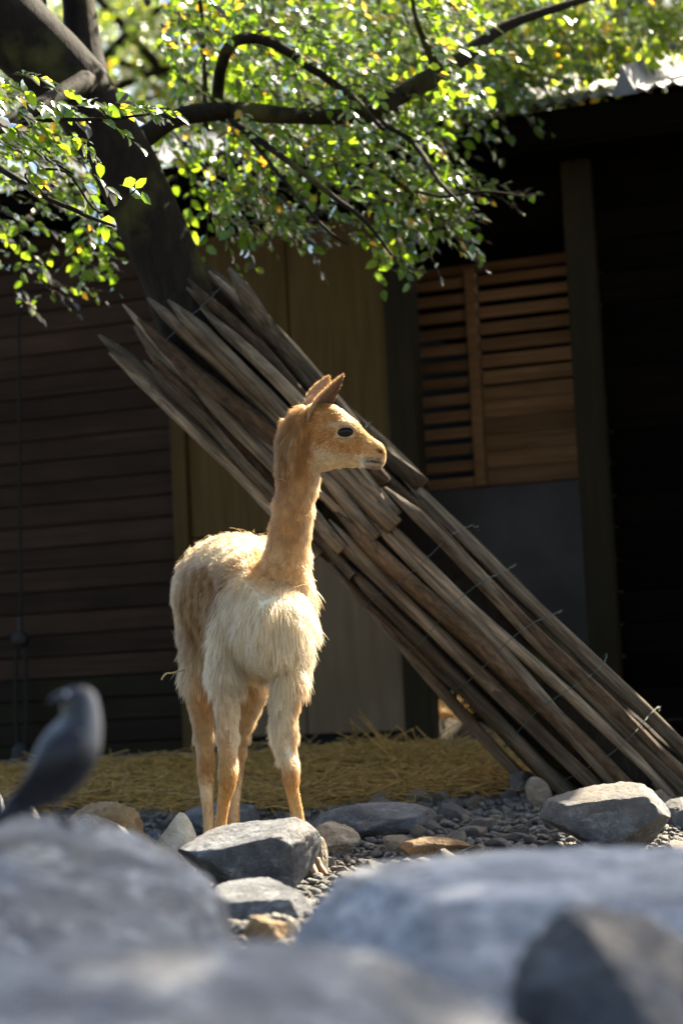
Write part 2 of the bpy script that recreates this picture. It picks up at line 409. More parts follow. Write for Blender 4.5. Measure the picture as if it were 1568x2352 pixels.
# ------------------------------------------------------------------ rocks
def rock_mesh(seed, half, mat, cuts=14, sub=5, rough=.06, off=(.55, .92), extra=(), clevel=.92):
    rr = random.Random(seed); bm = bmesh.new(); bmesh.ops.create_icosphere(bm, subdivisions=sub, radius=1)
    P = np.array([v.co[:] for v in bm.verts])
    planes = [(np.array(n, float), o) for n, o in extra]
    for _ in range(cuts):
        n = np.array([rr.gauss(0, 1), rr.gauss(0, 1), rr.gauss(0, .9)]); planes.append((n / np.linalg.norm(n), rr.uniform(*off)))
    for n, o in planes:
        n = n / np.linalg.norm(n); d = P @ n - o; P -= np.outer(np.clip(d, 0, None) * clevel, n)
    mn, mx = P.min(0), P.max(0); P = (P - (mn + mx) / 2) / ((mx - mn) / 2)
    P *= np.array(half); sc_ = min(half); mxh = max(half)
    for i, v in enumerate(bm.verts):
        p = Vector(P[i]); q = p / mxh + Vector((seed * 3.7, seed * 1.3, 0))
        d = noise.fractal(q * 1.7, .9, 2.1, 4) * rough * 1.4 + (abs(noise.noise(q * 5.2)) - .25) * rough * .55 + noise.fractal(q * 11, .7, 2.2, 4) * rough * .75 + (abs(noise.noise(Vector((q.x * 4, q.y * 4, q.z * 13)))) - .25) * rough * .5
        nrm = p.normalized() if p.length > 0 else p
        v.co = p + nrm * d * sc_
    me = bpy.data.meshes.new('rock'); bm.to_mesh(me); bm.free(); me.materials.append(mat)
    me.polygons.foreach_set('use_smooth', [True] * len(me.polygons)); return me
def rock(name, box, d, depth, mat, label, seed, cat='rock', group=None, rot=0, tilt=0, **kw):
    x0, x1, y0, y1 = box; c = W((x0 + x1) / 2, (y0 + y1) / 2, d); k = ppm(d)
    hz = (y1 - y0) / 2 / k; low = gz(c.x, d) - .012
    if d > 4 and c.z - hz > low: top = c.z + hz; hz = (top - low) / 2; c.z = top - hz
    me = rock_mesh(seed, ((x1 - x0) / 2 / k, depth, hz), mat, **kw)
    o = link(name, me); o.location = c; o.rotation_euler = (0, tilt, rot); tag(o, label, cat, group); return o

Mr = M
rock('slab_rock', (410, 738, 1884, 2042), 5.55, .13, Mr['rock'], 'flat-topped grey slate rock hiding the feet of the vicuna', 11, tilt=R(0), sub=5, cuts=7, rough=.045,
     extra=[((-.30, -.30, .9), .50), ((.1, -1, -.25), .55), ((.9, -.4, -.1), .72), ((-.8, -.3, -.6), .55), ((.55, -.5, .6), .8)], off=(.75, .95))
rock('low_slab', (495, 722, 2022, 2150), 4.95, .14, Mr['rock'], 'low grey slab lying in front of the flat-topped slate rock', 5, cuts=6, rough=.05, extra=[((0, -.35, 1), .45), ((0, -1, 0), .7)])
rock('brown_stone', (566, 657, 2104, 2190), 4.35, .045, Mr['ochre'], 'small ochre brown stone in the gap between the blurred boulders', 8, cuts=9, rough=.10)
rock('pale_flake', (636, 682, 2108, 2124), 4.42, .02, Mr['white'], 'thin pale flake of stone behind the small ochre brown stone', 9, cuts=5, rough=.05)
rock('pale_stone', (364, 453, 1866, 1990), 5.78, .055, Mr['white'], 'upright cream coloured limestone beside the hind leg of the vicuna', 21, cuts=10, rough=.05, off=(.7, .95))
rock('ochre_rock', (108, 339, 1843, 1965), 5.75, .10, Mr['ochre'], 'angular ochre brown rock with a pitted face', 31, sub=5, cuts=9, rough=.11, extra=[((-.5, -.2, .8), .55), ((.95, -.3, .1), .75)])
rock('veined_rock', (115, 345, 1873, 2010), 5.2, .12, Mr['rock'], 'rounded grey rock with white veins in front of the ochre rock', 15, sub=5, cuts=8, rough=.04, extra=[((.55, -.2, .8), .62)])
rock('dark_stone', (322, 380, 1908, 1958), 5.9, .03, Mr['rock'], 'small dark stone between the ochre rock and the cream limestone', 17, cuts=8, rough=.08)
rock('hind_rock', (424, 601, 1846, 1950), 6.86, .10, Mr['rock'], 'blocky grey rock standing behind the hind hooves', 23, cuts=8, rough=.05, extra=[((0, -.3, 1), .62), ((1, -.2, 0), .8)])
rock('long_rock', (722, 1004, 1843, 1930), 6.64, .13, Mr['rock'], 'long low dark grey rock on the gravel near the straw', 27, cuts=9, rough=.05, off=(.7, .95))
rock('mid_rock', (704, 826, 1889, 1975), 6.35, .08, Mr['tan'], 'broken tan-grey stone right of the front hoof', 29, cuts=10, rough=.07)
rock('small_tan_stone', (716, 752, 1922, 1965), 6.0, .025, Mr['tan'], 'small tan stone tucked against the broken tan-grey stone', 33, cuts=9, rough=.07)
rock('flat_brown_rock', (916, 1078, 1922, 1962), 6.15, .06, Mr['ochre'], 'flat mottled brown stone in the gravel', 35, cuts=8, rough=.08)
rock('big_rock', (1243, 1539, 1803, 1968), 6.15, .16, Mr['rock'], 'large grey rock with tan sides at the foot of the stake fence', 41, sub=5, cuts=6, rough=.045,
     extra=[((-.75, -.1, -.75), .60), ((-.15, -.25, .95), .60), ((.55, -.5, -.65), .72), ((-.12, -1, .05), .62), ((.85, -.2, .45), .85)], off=(.8, .97))
rock('edge_rock', (1522, 1640, 1832, 1935), 6.6, .10, Mr['rock'], 'dark rock just beyond the large grey rock', 43, cuts=9, rough=.05)
rock('flat_tile_stone', (1206, 1262, 1782, 1815), 7.12, .03, Mr['tan'], 'flat tilted stone lying against the base of the stake fence', 45, cuts=8, rough=.04, tilt=R(-22))
rock('fence_base_stone', (1168, 1232, 1770, 1822), 7.4, .05, Mr['rock'], 'blue-grey stone at the edge of the straw under the stakes', 47, cuts=8, rough=.06)
rock('left_rock', (38, 106, 1830, 1910), 5.6, .05, Mr['rock'], 'sharp grey rock behind the black bird with a sunlit rim', 49, cuts=9, rough=.09)
rock('left_edge_rock', (-60, 24, 1814, 1900), 5.5, .06, Mr['rock'], 'grey rock behind the tail of the black bird', 51, cuts=9, rough=.07)
# foreground boulders
rock('boulder', (-420, 545, 1868, 2560), 2.95, .32, Mr['rockblue'], 'smooth blue-grey boulder that the black bird perches on', 61, sub=6, cuts=4, rough=.03,
     extra=[((.42, -.35, .85), .50), ((-.02, -.5, .9), .70), ((.85, -.3, .4), .72)], off=(.85, .97))
rock('boulder', (-500, 1290, 2196, 2800), 2.05, .28, Mr['rockblue'], 'broad low grey boulder sloping down in front of the bird boulder', 67, sub=6, cuts=3, rough=.03,
     extra=[((.30, -.55, .9), .50), ((0, -.6, .9), .62), ((.85, -.2, .55), .70)], off=(.85, .97))
rock('boulder', (640, 2000, 1992, 2700), 2.95, .36, Mr['rockpale'], 'big pale blue-grey boulder with white streaks opposite the bird boulder', 71, sub=6, cuts=4, rough=.028,
     extra=[((.02, -.12, 1), .50), ((0, -.7, .7), .66), ((-.8, -.35, .5), .74), ((-.95, -.3, .1), .86)], off=(.9, .98))
rock('boulder', (1180, 1780, 2085, 2700), 2.3, .19, Mr['rock'], 'darker angular boulder leaning against the pale streaked boulder', 79, sub=6, cuts=6, rough=.05,
     extra=[((-.8, -.5, .25), .55), ((.45, -.4, .85), .5)], off=(.8, .97))

# ------------------------------------------------------------------ gravel
def build_gravel():
    protos = [rock_mesh(200 + i, (1, .9, .62), M['gravel'] if i % 2 else M['tan'], cuts=10, sub=2, rough=.08, off=(.36, .75)) for i in range(8)]
    tiny = [rock_mesh(300 + i, (1, .9, .62), M['gravel'], cuts=8, sub=1, rough=.05, off=(.36, .75)) for i in range(8)]
    for p in protos: p.polygons.foreach_set('use_smooth', [False] * len(p.polygons))
    # the ones that show largest: separate things
    n = 0
    while n < 230:
        px = random.uniform(690, 1568) if n < 190 else random.uniform(100, 700); d = random.uniform(5.5, 7.4)
        x = (px - 784) / FPX * d; r = random.choice([.016, .02, .025, .03, .038, .05]) * random.uniform(.8, 1.15)
        o = bpy.data.objects.new('gravel_stone', random.choice(protos)); COL.objects.link(o)
        o.location = (x, d, gz(x, d) + r * .35); o.scale = (r, r * random.uniform(.7, 1.1), r * random.uniform(.7, 1.2)); o.rotation_euler = (random.uniform(-.4, .4), random.uniform(-.4, .4), random.uniform(0, 6.28))
        hue = 'tan' if o.data.materials[0] is M['tan'] else 'grey'
        wh = 'among the rocks left of the vicuna' if px < 700 else 'by the straw edge near the long dark rock' if d > 6.7 and px < 1050 else 'below the stake fence' if d > 6.7 else 'around the flat mottled brown stone' if px < 1150 else 'around the large grey rock'
        tag(o, f'loose broken {hue} stone {wh}', 'stone', f'loose {hue} stones {wh}'); n += 1
    Vs, Fs, k = [], [], 0
    base = []
    for p in tiny:
        v = np.empty(len(p.vertices) * 3); p.vertices.foreach_get('co', v)
        f = np.empty(len(p.polygons) * 3, int); p.polygons.foreach_get('vertices', f); base.append((v.reshape(-1, 3), f.reshape(-1, 3)))
    small = [b for b in base]
    for i in range(13000):
        d = 3.6 + 4.4 * random.random() ** .8; x = random.uniform(-1.0, 1.0) * d * .21
        if d > 7.35 and x < .55: continue
        v, f = small[i % len(small)]; r = random.choice([.006, .008, .010, .012, .015, .019]) * random.uniform(.7, 1.2)
        Rm = np.array(Matrix.Rotation(random.uniform(0, 6.28), 3, 'Z') @ Matrix.Rotation(random.uniform(-.6, .6), 3, 'X'))
        Vs.append((v * r) @ Rm.T + np.array([x, d, gz(x, d) + r * .3])); Fs.append(f + k); k += len(v)
    me = np_mesh('gravel', np.concatenate(Vs), np.concatenate(Fs), M['gravel'])
    tag(link('gravel', me), 'grey crushed gravel covering the enclosure floor', 'gravel', kind='stuff')
build_gravel()

# ------------------------------------------------------------------ straw
def stalks(name, roots, dirs, lens, rad, mat, bendz=.3):
    """flat bent stalks: 3 sections of a 3-sided tube"""
    N = len(roots); nseg = 4; V = np.zeros((N, nseg + 1, 3, 3)); up_ = np.array([0, 0, 1.])
    side = np.cross(dirs, up_); side /= np.linalg.norm(side, axis=1, keepdims=True) + 1e-9
    wob = RNG.normal(0, .12, (N, 1)); p = roots.copy(); dcur = dirs.copy()
    for i in range(nseg + 1):
        t2 = np.cross(dcur, side)
        for k in range(3):
            a = 2 * math.pi * k / 3; V[:, i, k] = p + (side * math.cos(a) + t2 * math.sin(a)) * rad[:, None]
        p = p + dcur * (lens / nseg)[:, None]; dcur = dcur + side * wob + up_ * RNG.normal(-.05, bendz * .5, (N, 1)); dcur /= np.linalg.norm(dcur, axis=1, keepdims=True)
    idx = np.arange(N * (nseg + 1) * 3).reshape(N, nseg + 1, 3); F = []
    for i in range(nseg):
        for k in range(3):
            k2 = (k + 1) % 3; F.append(np.stack([idx[:, i, k], idx[:, i, k2], idx[:, i + 1, k2], idx[:, i + 1, k]], 1))
    return np_mesh(name, V.reshape(-1, 3), np.concatenate(F), mat, True)
def build_straw():
    N = 9000; roots, keep = [], 0
    d = 7.25 + 1.6 * RNG.random(N) ** .9; px = RNG.uniform(-150, 1260, N)
    rr = []
    for i in range(N):
        x = (px[i] - 784) / FPX * d[i]; edge = 7.3 + .12 * math.sin(x * 5) + (.25 if px[i] < 350 else 0) + max(0, (px[i] - 1050)) * .002
        if d[i] < edge: continue
        heap = .03 * math.exp(-((x + .1) / .5) ** 2 - ((d[i] - 8.6) / .5) ** 2)
        rr.append((x, d[i], gz(x, d[i]) + heap * random.random() ** .5 + .035 * random.random()))
    roots = np.array(rr); n = len(roots); a = RNG.uniform(0, 2 * np.pi, n); el = RNG.normal(.03, .09, n)
    dirs = np.stack([np.cos(a) * np.cos(el), np.sin(a) * np.cos(el) * .6, np.sin(el)], 1); dirs /= np.linalg.norm(dirs, axis=1, keepdims=True)
    me = stalks('straw_bed', roots, dirs, RNG.uniform(.08, .26, n), RNG.uniform(.0016, .0032, n), M['straw'])
    tag(link('straw_bed', me), 'yellow straw bedding spread along the foot of the barn', 'straw', kind='stuff')
    # tall loose stalks near the doorway
    n = 46; pxs = RNG.uniform(820, 1010, n); ds = RNG.uniform(8.1, 8.7, n)
    roots = np.array([((p - 784) / FPX * q, q, gz((p - 784) / FPX * q, q) + .05) for p, q in zip(pxs, ds)])
    a = RNG.choice([0.4, 2.6], n) + RNG.normal(0, .3, n); el = RNG.uniform(.35, .9, n)
    dirs = np.stack([np.cos(a) * np.cos(el), -.2 * np.ones(n), np.sin(el)], 1); dirs /= np.linalg.norm(dirs, axis=1, keepdims=True)
    tag(link('loose_straw', stalks('loose_straw', roots, dirs, RNG.uniform(.06, .20, n), RNG.uniform(.002, .0035, n), M['straw'], .2)), 'loose straw stalks sticking up before the doorway', 'straw', kind='stuff')
    # the sunlit tuft inside the doorway
    n = 130; roots = np.array(TUFT) + RNG.normal(0, 1, (n, 3)) * np.array([.055, .07, .012]); a = RNG.uniform(0, 6.28, n); el = RNG.uniform(.0, 1.0, n)
    dirs = np.stack([np.cos(a) * np.cos(el), np.sin(a) * np.cos(el), np.sin(el)], 1)
    tag(link('straw_tuft', stalks('straw_tuft', roots, dirs, RNG.uniform(.05, .13, n), RNG.uniform(.002, .0035, n), M['straw'], .2)), 'sunlit tuft of straw glowing inside the dark doorway', 'straw', kind='stuff')
    V, F = loft([(TUFT + Vector((0, 0, -.30)), Vector((.42, 0, 0)), Vector((0, .40, 0))), (TUFT + Vector((0, 0, -.12)), Vector((.3, 0, 0)), Vector((0, .28, 0))), (TUFT + Vector((0, 0, -.015)), Vector((.14, 0, 0)), Vector((0, .12, 0)))], 18)
    tag(link('soil_mound', mesh('soil_mound', V, F, M['soil'])), 'dark bedding mound under the sunlit straw tuft', 'mound')
build_straw()

# ------------------------------------------------------------------ tree and fence
def AX(t):  # fence axis, t in view px along x
    return W(t, t + 335, 7.32 + (1475 - t) * .00016)
def build_fence():
    a0, a1 = AX(1475), AX(370); ax = (a1 - a0).normalized(); u = Vector((0, 1, 0)) - ax * ax.y; u.normalize(); v = ax.cross(u)
    fence = empty('stake_fence', a0); tag(fence, 'weathered split stake fence rolled in two tiers round the leaning trunk', 'fence')
    # stake variants: local z axis, unit length 1 (scaled), real cross-section
    def stake_mesh(seed, L):
        rr = random.Random(seed); n = 8; rings = 15; V, F = [], []
        prof = [rr.uniform(.72, 1.15) for _ in range(n)]
        if seed % 2: 
            for k in (0, 1, 7): prof[k] *= .55       # split face
        b1, b2, p1, p2 = rr.uniform(-.030, .030), rr.uniform(-.012, .012), rr.uniform(0, 6), rr.uniform(0, 6)
        for i in range(rings):
            t = i / (rings - 1); z = t * L; taper = 1.08 - .22 * t
            if z > L - .13: taper *= max(.16, (L - z) / .13 * .8 + .2)
            cx = b1 * math.sin(t * 5 + p1) + b2 * math.sin(t * 12 + p2); cy = b1 * math.cos(t * 4.1 + p2) + b2 * math.cos(t * 11 + p1)
            for k in range(n):
                a = 2 * math.pi * k / n + .5 * t; r = .026 * prof[k] * taper * (1 + .16 * noise.noise((k * 1.7, z * 7, seed * 9.1)))
                V.append((cx + r * math.cos(a), cy + r * math.sin(a), z))
        for i in range(rings - 1):
            for k in range(n): F.append((i * n + k, i * n + (k + 1) % n, (i + 1) * n + (k + 1) % n, (i + 1) * n + k))
        F.append(tuple(range(n))[::-1]); F.append(tuple((rings - 1) * n + k for k in range(n)))
        me = mesh('stake', V, F, M['barkstake'] if seed % 9 in (2, 6) else M['stake'])
        for p in me.polygons: p.use_smooth = (seed % 3 != 0)
        return me
    Llow, Lup = 1.62, 1.16
    low = [stake_mesh(s, Llow + .5) for s in range(9)]; upm = [stake_mesh(s + 20, Lup) for s in range(8)]
    def put(me, base, direction, spin, sx, sz=1.0):
        o = bpy.data.objects.new('stake', me); COL.objects.link(o)
        q = direction.to_track_quat('Z', 'Y').to_matrix().to_4x4()
        mw = Matrix.Translation(base) @ q @ Matrix.Rotation(spin, 4, 'Z') @ Matrix.Diagonal((sx, sx, sz, 1))
        o.parent = fence; o.matrix_parent_inverse = Matrix.Translation(-root_loc(fence)); o.matrix_basis = mw
    rr = random.Random(3)
    nl = 25; Rl = .208
    # lower tier: pointed tops near the vicuna's muzzle, feet driven into the ground
    for i in range(nl):
        a = 2 * math.pi * i / nl + rr.uniform(-.05, .05); rad = u * math.cos(a) + v * math.sin(a)
        R1 = Rl + rr.uniform(-.03, .025); top = AX(828 + rr.uniform(-35, 45)) + rad * (R1 * 1.0)
        dirn = (ax + rad * rr.uniform(-.015, .005) + u.cross(rad) * 0 + v * rr.uniform(-.02, .02)).normalized()
        put(low[i % len(low)], top - dirn * (Llow + .5), dirn, rr.uniform(0, 6), rr.uniform(.72, 1.38))
    nu = 28; Ru = .194
    for i in range(nu):
        a = 2 * math.pi * (i + .5) / nu + rr.uniform(-.06, .06); rad = u * math.cos(a) + v * math.sin(a)
        R1 = Ru + rr.uniform(-.035, .025); base = AX(878 + rr.uniform(-40, 40)) + rad * (R1 * 1.04)
        dirn = (ax + rad * rr.uniform(-.02, .035) + v * rr.uniform(-.05, .05)).normalized()
        put(upm[i % len(upm)], base, dirn, rr.uniform(0, 6), rr.uniform(.75, 1.5), rr.uniform(.90, 1.05))
    # wires: wavy rings with twists
    def wire(t, rad, mat, r=.0022, tilt=0, name='wire'):
        pts = []; c = AX(t); n = 60
        for k in range(n + 1):
            a = 2 * math.pi * k / n; q = rad + .007 * math.sin(a * 23 + t); p = c + (u * math.cos(a) + v * math.sin(a)) * q + ax * (.012 * math.sin(a * 3 + t) + tilt * math.sin(a))
            pts.append((*p, r))
        link(name, mesh(name, *tube(pts, n=5, sub=2), mat), fence)
    for t in (970, 1160, 1390): wire(t, .243, M['wire'], .0017, .03)
    for t in (440, 760): wire(t, .240, M['wire'], .0017, -.03)
    for t in (1060, 1275): wire(t, .243, M['greenwire'], .0016, .02)
    return fence
build_fence()

def leaf_blob(P, Dn, Nn, L, Wd, rnd, mat, name):
    """folded leaves: P base, Dn direction, Nn normal"""
    S = np.cross(Dn, Nn); N = len(P); L = L[:, None]; Wd = Wd[:, None]
    base = P; tip = P + Dn * L - Nn * L * .10
    m1 = P + Dn * L * .30; m2 = P + Dn * L * .68; fold = Nn * Wd * .16
    V = np.stack([base, m1 + S * Wd * .46 + fold, m2 + S * Wd * .40 + fold * .6, tip, m2 - S * Wd * .40 + fold * .6, m1 - S * Wd * .46 + fold, m1, m2 - Nn * L * .02], 1)
    k = np.arange(N)[:, None] * 8
    F4 = np.concatenate([k + np.array([[6, 1, 2, 7]]), k + np.array([[6, 7, 4, 5]])]); F3 = np.concatenate([k + np.array([[0, 1, 6]]), k + np.array([[7, 2, 3]]), k + np.array([[0, 6, 5]]), k + np.array([[7, 3, 4]])])
    # all triangles
    T = np.concatenate([F3, F4[:, [0, 1, 2]], F4[:, [0, 2, 3]]]); me = np_mesh(name, V.reshape(-1, 3), T, mat)
    at = me.attributes.new('rnd', 'FLOAT', 'POINT'); at.data.foreach_set('value', np.repeat(rnd, 8).astype(np.float32)); return me
def unit(a): return a / (np.linalg.norm(a, axis=-1, keepdims=True) + 1e-9)
def sprays(seeds, dirs, lens, nleaf, leafL, rng):
    """seeds (n,3), dirs (n,3) -> leaf arrays + twig polylines"""
    n = len(seeds); P, Dn, Nn, L, tw = [], [], [], [], []
    for i in range(n):
        d = dirs[i]; ln = lens[i]; side = unit(np.cross(d, np.array([0, 0, 1.0]) + rng.normal(0, .25, 3))); upv = np.cross(side, d)
        k = nleaf[i]; t = (np.arange(k) + .5) / k; sag = -.22 * ln * t ** 2
        pts = seeds[i] + d * (ln * t)[:, None] + np.array([0, 0, 1.0]) * sag[:, None]
        s = np.where(np.arange(k) % 2 == 0, 1, -1)[:, None]
        dd = unit(d * .75 + side * s * .8 + np.array([0, 0, -.28]) + rng.normal(0, .22, (k, 3)))
        nn = upv + rng.normal(0, .42, (k, 3)); nn = unit(nn - dd * np.sum(nn * dd, 1, keepdims=True))
        P.append(pts); Dn.append(dd); Nn.append(nn); L.append(leafL[i] * rng.uniform(.7, 1.2, k))
        tw.append((seeds[i], pts[k // 2], pts[-1]))
    return np.concatenate(P), np.concatenate(Dn), np.concatenate(Nn), np.concatenate(L), tw
def twig_mesh(tw, r0, mat, name):
    V, F = [], []
    for a, b, c in tw:
        q = len(V)
        for p, r in ((a, r0), (b, r0 * .7), (c, r0 * .35)):
            for k in range(3):
                an = 2.094 * k; V.append((p[0] + r * math.cos(an), p[1] + r * math.sin(an) * .5, p[2] + r * math.sin(an)))
        for i in range(2):
            for k in range(3): F.append((q + i * 3 + k, q + i * 3 + (k + 1) % 3, q + i * 3 + 3 + (k + 1) % 3, q + i * 3 + 3 + k))
    return mesh(name, V, F, mat)

def build_tree():
    tree = empty('leaning_tree', AX(1475)); tag(tree, 'tree with a thick mossy trunk leaning over from the stake fence', 'tree')
    T = [(1475, 1810, 7.32, 118), (1200, 1535, 7.36, 108), (900, 1235, 7.41, 100), (600, 935, 7.46, 92), (455, 760, 7.48, 84), (402, 640, 7.5, 77), (318, 450, 7.5, 77), (258, 330, 7.5, 78), (172, 205, 7.5, 84), (62, 95, 7.5, 92), (-70, -20, 7.5, 95), (-300, -190, 7.5, 70)]
    link('trunk', mesh('trunk', *ptube(T, n=28, sub=6, wob=.006), M['bark']), tree)
    B = [[(290, 380, 7.5, 46), (225, 230, 7.62, 44), (195, 110, 7.7, 42), (178, -20, 7.75, 38), (150, -260, 7.8, 30)],
         [(60, 140, 7.5, 60), (40, 20, 7.6, 70), (60, -150, 7.6, 60)],
         [(300, 340, 7.55, 30), (400, 272, 7.8, 25), (520, 255, 7.95, 25), (640, 264, 8.0, 21), (760, 268, 8.05, 20), (850, 262, 8.1, 22), (900, 225, 8.15, 25), (970, 190, 8.2, 27), (1050, 140, 8.25, 22), (1160, 60, 8.35, 14), (1360, -8, 8.5, 9), (1500, -60, 8.6, 6)],
         [(1010, 175, 8.22, 18), (988, 120, 8.2, 13), (960, 60, 8.1, 7), (940, -40, 8.1, 5)],
         [(505, 258, 7.95, 16), (502, 190, 7.92, 15), (525, 108, 7.9, 15), (575, 88, 7.9, 14), (640, 108, 7.9, 12), (720, 160, 7.92, 11), (810, 225, 7.95, 9), (880, 300, 7.9, 6)],
         [(500, 262, 7.9, 11), (580, 310, 7.8, 9), (680, 385, 7.75, 8), (770, 455, 7.7, 7), (850, 520, 7.65, 5), (900, 585, 7.62, 3)],
         [(475, 300, 7.8, 7), (470, 150, 7.9, 6), (462, 30, 7.9, 6), (450, -120, 7.9, 5)],
         [(560, 300, 7.8, 6), (640, 400, 7.7, 5), (740, 520, 7.6, 4), (800, 560, 7.6, 3)],
         [(850, 265, 8.1, 9), (950, 330, 7.9, 7), (1010, 420, 7.75, 5), (1060, 470, 7.7, 3)],
         [(900, 420, 7.8, 5), (1010, 452, 7.7, 4), (1110, 440, 7.65, 3), (1215, 455, 7.6, 2)],
         [(200, 190, 7.4, 30), (60, 260, 7.0, 18), (-60, 330, 6.7, 12), (20, 400, 6.45, 8), (110, 455, 6.4, 6), (195, 492, 6.38, 5), (265, 522, 6.36, 3)],
         [(-60, 330, 6.7, 8), (50, 285, 6.5, 6), (150, 275, 6.42, 5), (260, 272, 6.38, 4), (380, 258, 6.35, 2)],
         [(110, 455, 6.4, 4), (60, 400, 6.42, 3), (150, 395, 6.4, 3), (230, 490, 6.36, 3), (315, 432, 6.34, 2)],
         [(-60, 250, 6.7, 7), (30, 300, 6.5, 5), (100, 360, 6.45, 4), (170, 400, 6.4, 2)]]
    br = []
    for i, b in enumerate(B):
        if i in (2, 3, 4, 5, 7, 8): b = [(q[0], q[1], q[2] - .42 * min(1, k / 2), q[3] * .95) for k, q in enumerate(b)] if i != 3 else [(q[0], q[1], q[2] - .42, q[3]) for q in b]
        br.append(link('branch', mesh('branch', *ptube(b, n=10, sub=5, wob=.004, seed=i * 5), M['bark']), tree))
    rng = np.random.default_rng(5)
    seeds, dirs, lens, nl, ll = [], [], [], [], []
    def add(px, py, d, ln, n, L, aim=None):
        while d < 9.5 and blocks(W(px, py, d)): d += .12
        w = W(px, py, d); seeds.append((w.x, w.y, w.z)); lens.append(ln); nl.append(n); ll.append(L)
        a = rng.normal(.55, .8) if aim is None else aim
        dirs.append(unit(np.array([math.cos(a), rng.normal(0, .55), -abs(math.sin(a)) * .8 + rng.normal(.05, .25)])))
    BODY = [(-.18, 6.03, .35), (-.35, 6.5, .35), (-.18, 6.03, .65), (-.3, 6.4, .7), (-.17, 6.0, .9), (-.33, 6.3, 1.0), (-.4, 6.55, 1.0), (-.12, 6.03, 1.15), (-.02, 6.0, 1.32), (.08, 6.0, 1.3), (-.14, 6.0, .1), (-.3, 5.6, .15), (-.15, 5.6, .2), (.6, 6.1, .2)]
    def blocks(p):
        for b in BODY:
            q = Vector(p) - Vector(b); t = q.dot(S_DIR)
            if t > 0 and (q - S_DIR * t).length < .36: return True
        return False
    def inpoly(x, y, P):
        c = False; j = len(P) - 1
        for i in range(len(P)):
            if (P[i][1] > y) != (P[j][1] > y) and x < (P[j][0] - P[i][0]) * (y - P[i][1]) / (P[j][1] - P[i][1]) + P[i][0]: c = not c
            j = i
        return c
    def fill(poly, n, d0, d1, L=(.046, .064), dens=None):
        xs = [p[0] for p in poly]; ys = [p[1] for p in poly]; k = 0
        while k < n:
            x, y = rng.uniform(min(xs), max(xs)), rng.uniform(min(ys), max(ys))
            if not inpoly(x, y, poly): continue
            cl = noise.noise((x * .012, y * .012, 1.7))
            if cl < rng.uniform(-.75, .25): continue
            add(x, y, rng.uniform(d0, d1), rng.uniform(.16, .34), rng.integers(7, 13), rng.uniform(*L)); k += 1
    # main canopy between trunk and barn
    fill([(360, -260), (1080, -260), (1060, 180), (1010, 270), (1030, 380), (960, 440), (900, 470), (820, 440), (720, 420), (600, 400), (520, 430), (430, 470), (380, 380), (350, 250)], 450, 7.45, 8.8)
    fill([(380, 60), (1000, 40), (990, 300), (380, 330)], 150, 8.4, 9.0)
    fill([(850, 370), (1000, 390), (1040, 470), (960, 500), (860, 470)], 36, 7.5, 7.9)
    fill([(430, 420), (560, 400), (700, 430), (690, 500), (460, 520)], 34, 7.5, 8.2)
    for q in ((1000, 440), (1040, 448), (1080, 440), (1120, 440), (1150, 446)): add(*q, 7.68, .16, 7, .05, aim=.1)
    for q in ((960, 500), (985, 520), (940, 520), (780, 500), (820, 540), (850, 560), (890, 590), (895, 620)): add(*q, 7.65, .14, 7, .048, aim=.6)
    # dim foliage low on the left, behind the trunk
    fill([(-160, 120), (200, 160), (190, 330), (230, 440), (230, 540), (120, 540), (-160, 560)], 120, 7.6, 8.6)
    for _ in range(26): add(rng.uniform(-60, 260), rng.uniform(540, 680), rng.uniform(7.8, 8.6), .14, rng.integers(3, 6), .045)
    P, Dn, Nn, L, tw = sprays(np.array(seeds), np.array(dirs), lens, nl, ll, rng)
    me = leaf_blob(P, Dn, Nn, L, L * rng.uniform(.5, .68, len(L)), rng.random(len(L)), M['leaf'], 'crown'); cr = link('crown', me, tree); tag(cr, kind='stuff')
    tg = link('twigs', twig_mesh(tw, .0035, M['twig'], 'twigs'), tree); tag(tg, kind='stuff')
    seeds, dirs, lens, nl, ll = [], [], [], [], []
    fill([(990, -140), (1640, -140), (1640, 70), (1500, 95), (1340, 145), (1200, 205), (1050, 255), (980, 240)], 420, 8.8, 9.7, (.055, .075))
    P, Dn, Nn, L, tw = sprays(np.array(seeds), np.array(dirs), lens, nl, ll, rng)
    tag(link('crown', leaf_blob(P, Dn, Nn, L, L * rng.uniform(.5, .68, len(L)), rng.random(len(L)), M['leafbg'], 'crown'), tree), kind='stuff')
    tag(link('twigs', twig_mesh(tw, .0035, M['twig'], 'twigs'), tree), kind='stuff')
    # leaves of the nearest branch: single leaves
    seeds, dirs, lens, nl, ll = [], [], [], [], []
    near = [(-30, 190, .2), (20, 215, .3), (70, 240, .5), (110, 255, .1), (170, 245, -.2), (215, 240, .0), (265, 235, .2), (300, 240, .4), (330, 245, .3), (30, 250, .6), (90, 300, .8), (160, 300, .9), (230, 270, .7), (0, 290, .5), (40, 330, .4), (-20, 350, .2), (60, 370, .7), (120, 350, .3), (0, 410, .4), (30, 170, .2), (-20, 230, .4), (100, 200, .3), (150, 310, .8), (-10, 320, .6), (60, 290, .3), (190, 420, 1.2), (-30, 270, .3), (-30, 310, .5), (120, 230, .6)]
    def add2(px, py, a):
        w = W(px, py, 6.36 + rng.uniform(-.06, .12)); seeds.append((w.x, w.y, w.z)); lens.append(rng.uniform(.09, .16)); nl.append(int(rng.integers(7, 11))); ll.append(rng.uniform(.050, .068))
        dirs.append(unit(np.array([math.cos(a), rng.normal(0, .3), -math.sin(a) * .7])))
    for q in near: add2(*q)
    for q in ((275, 425, .2), (215, 400, .9), (450, -20, .9)): add2(*q); nl[-1] = 4; lens[-1] = .08
    P, Dn, Nn, L, tw = sprays(np.array(seeds), np.array(dirs), lens, nl, ll, rng)
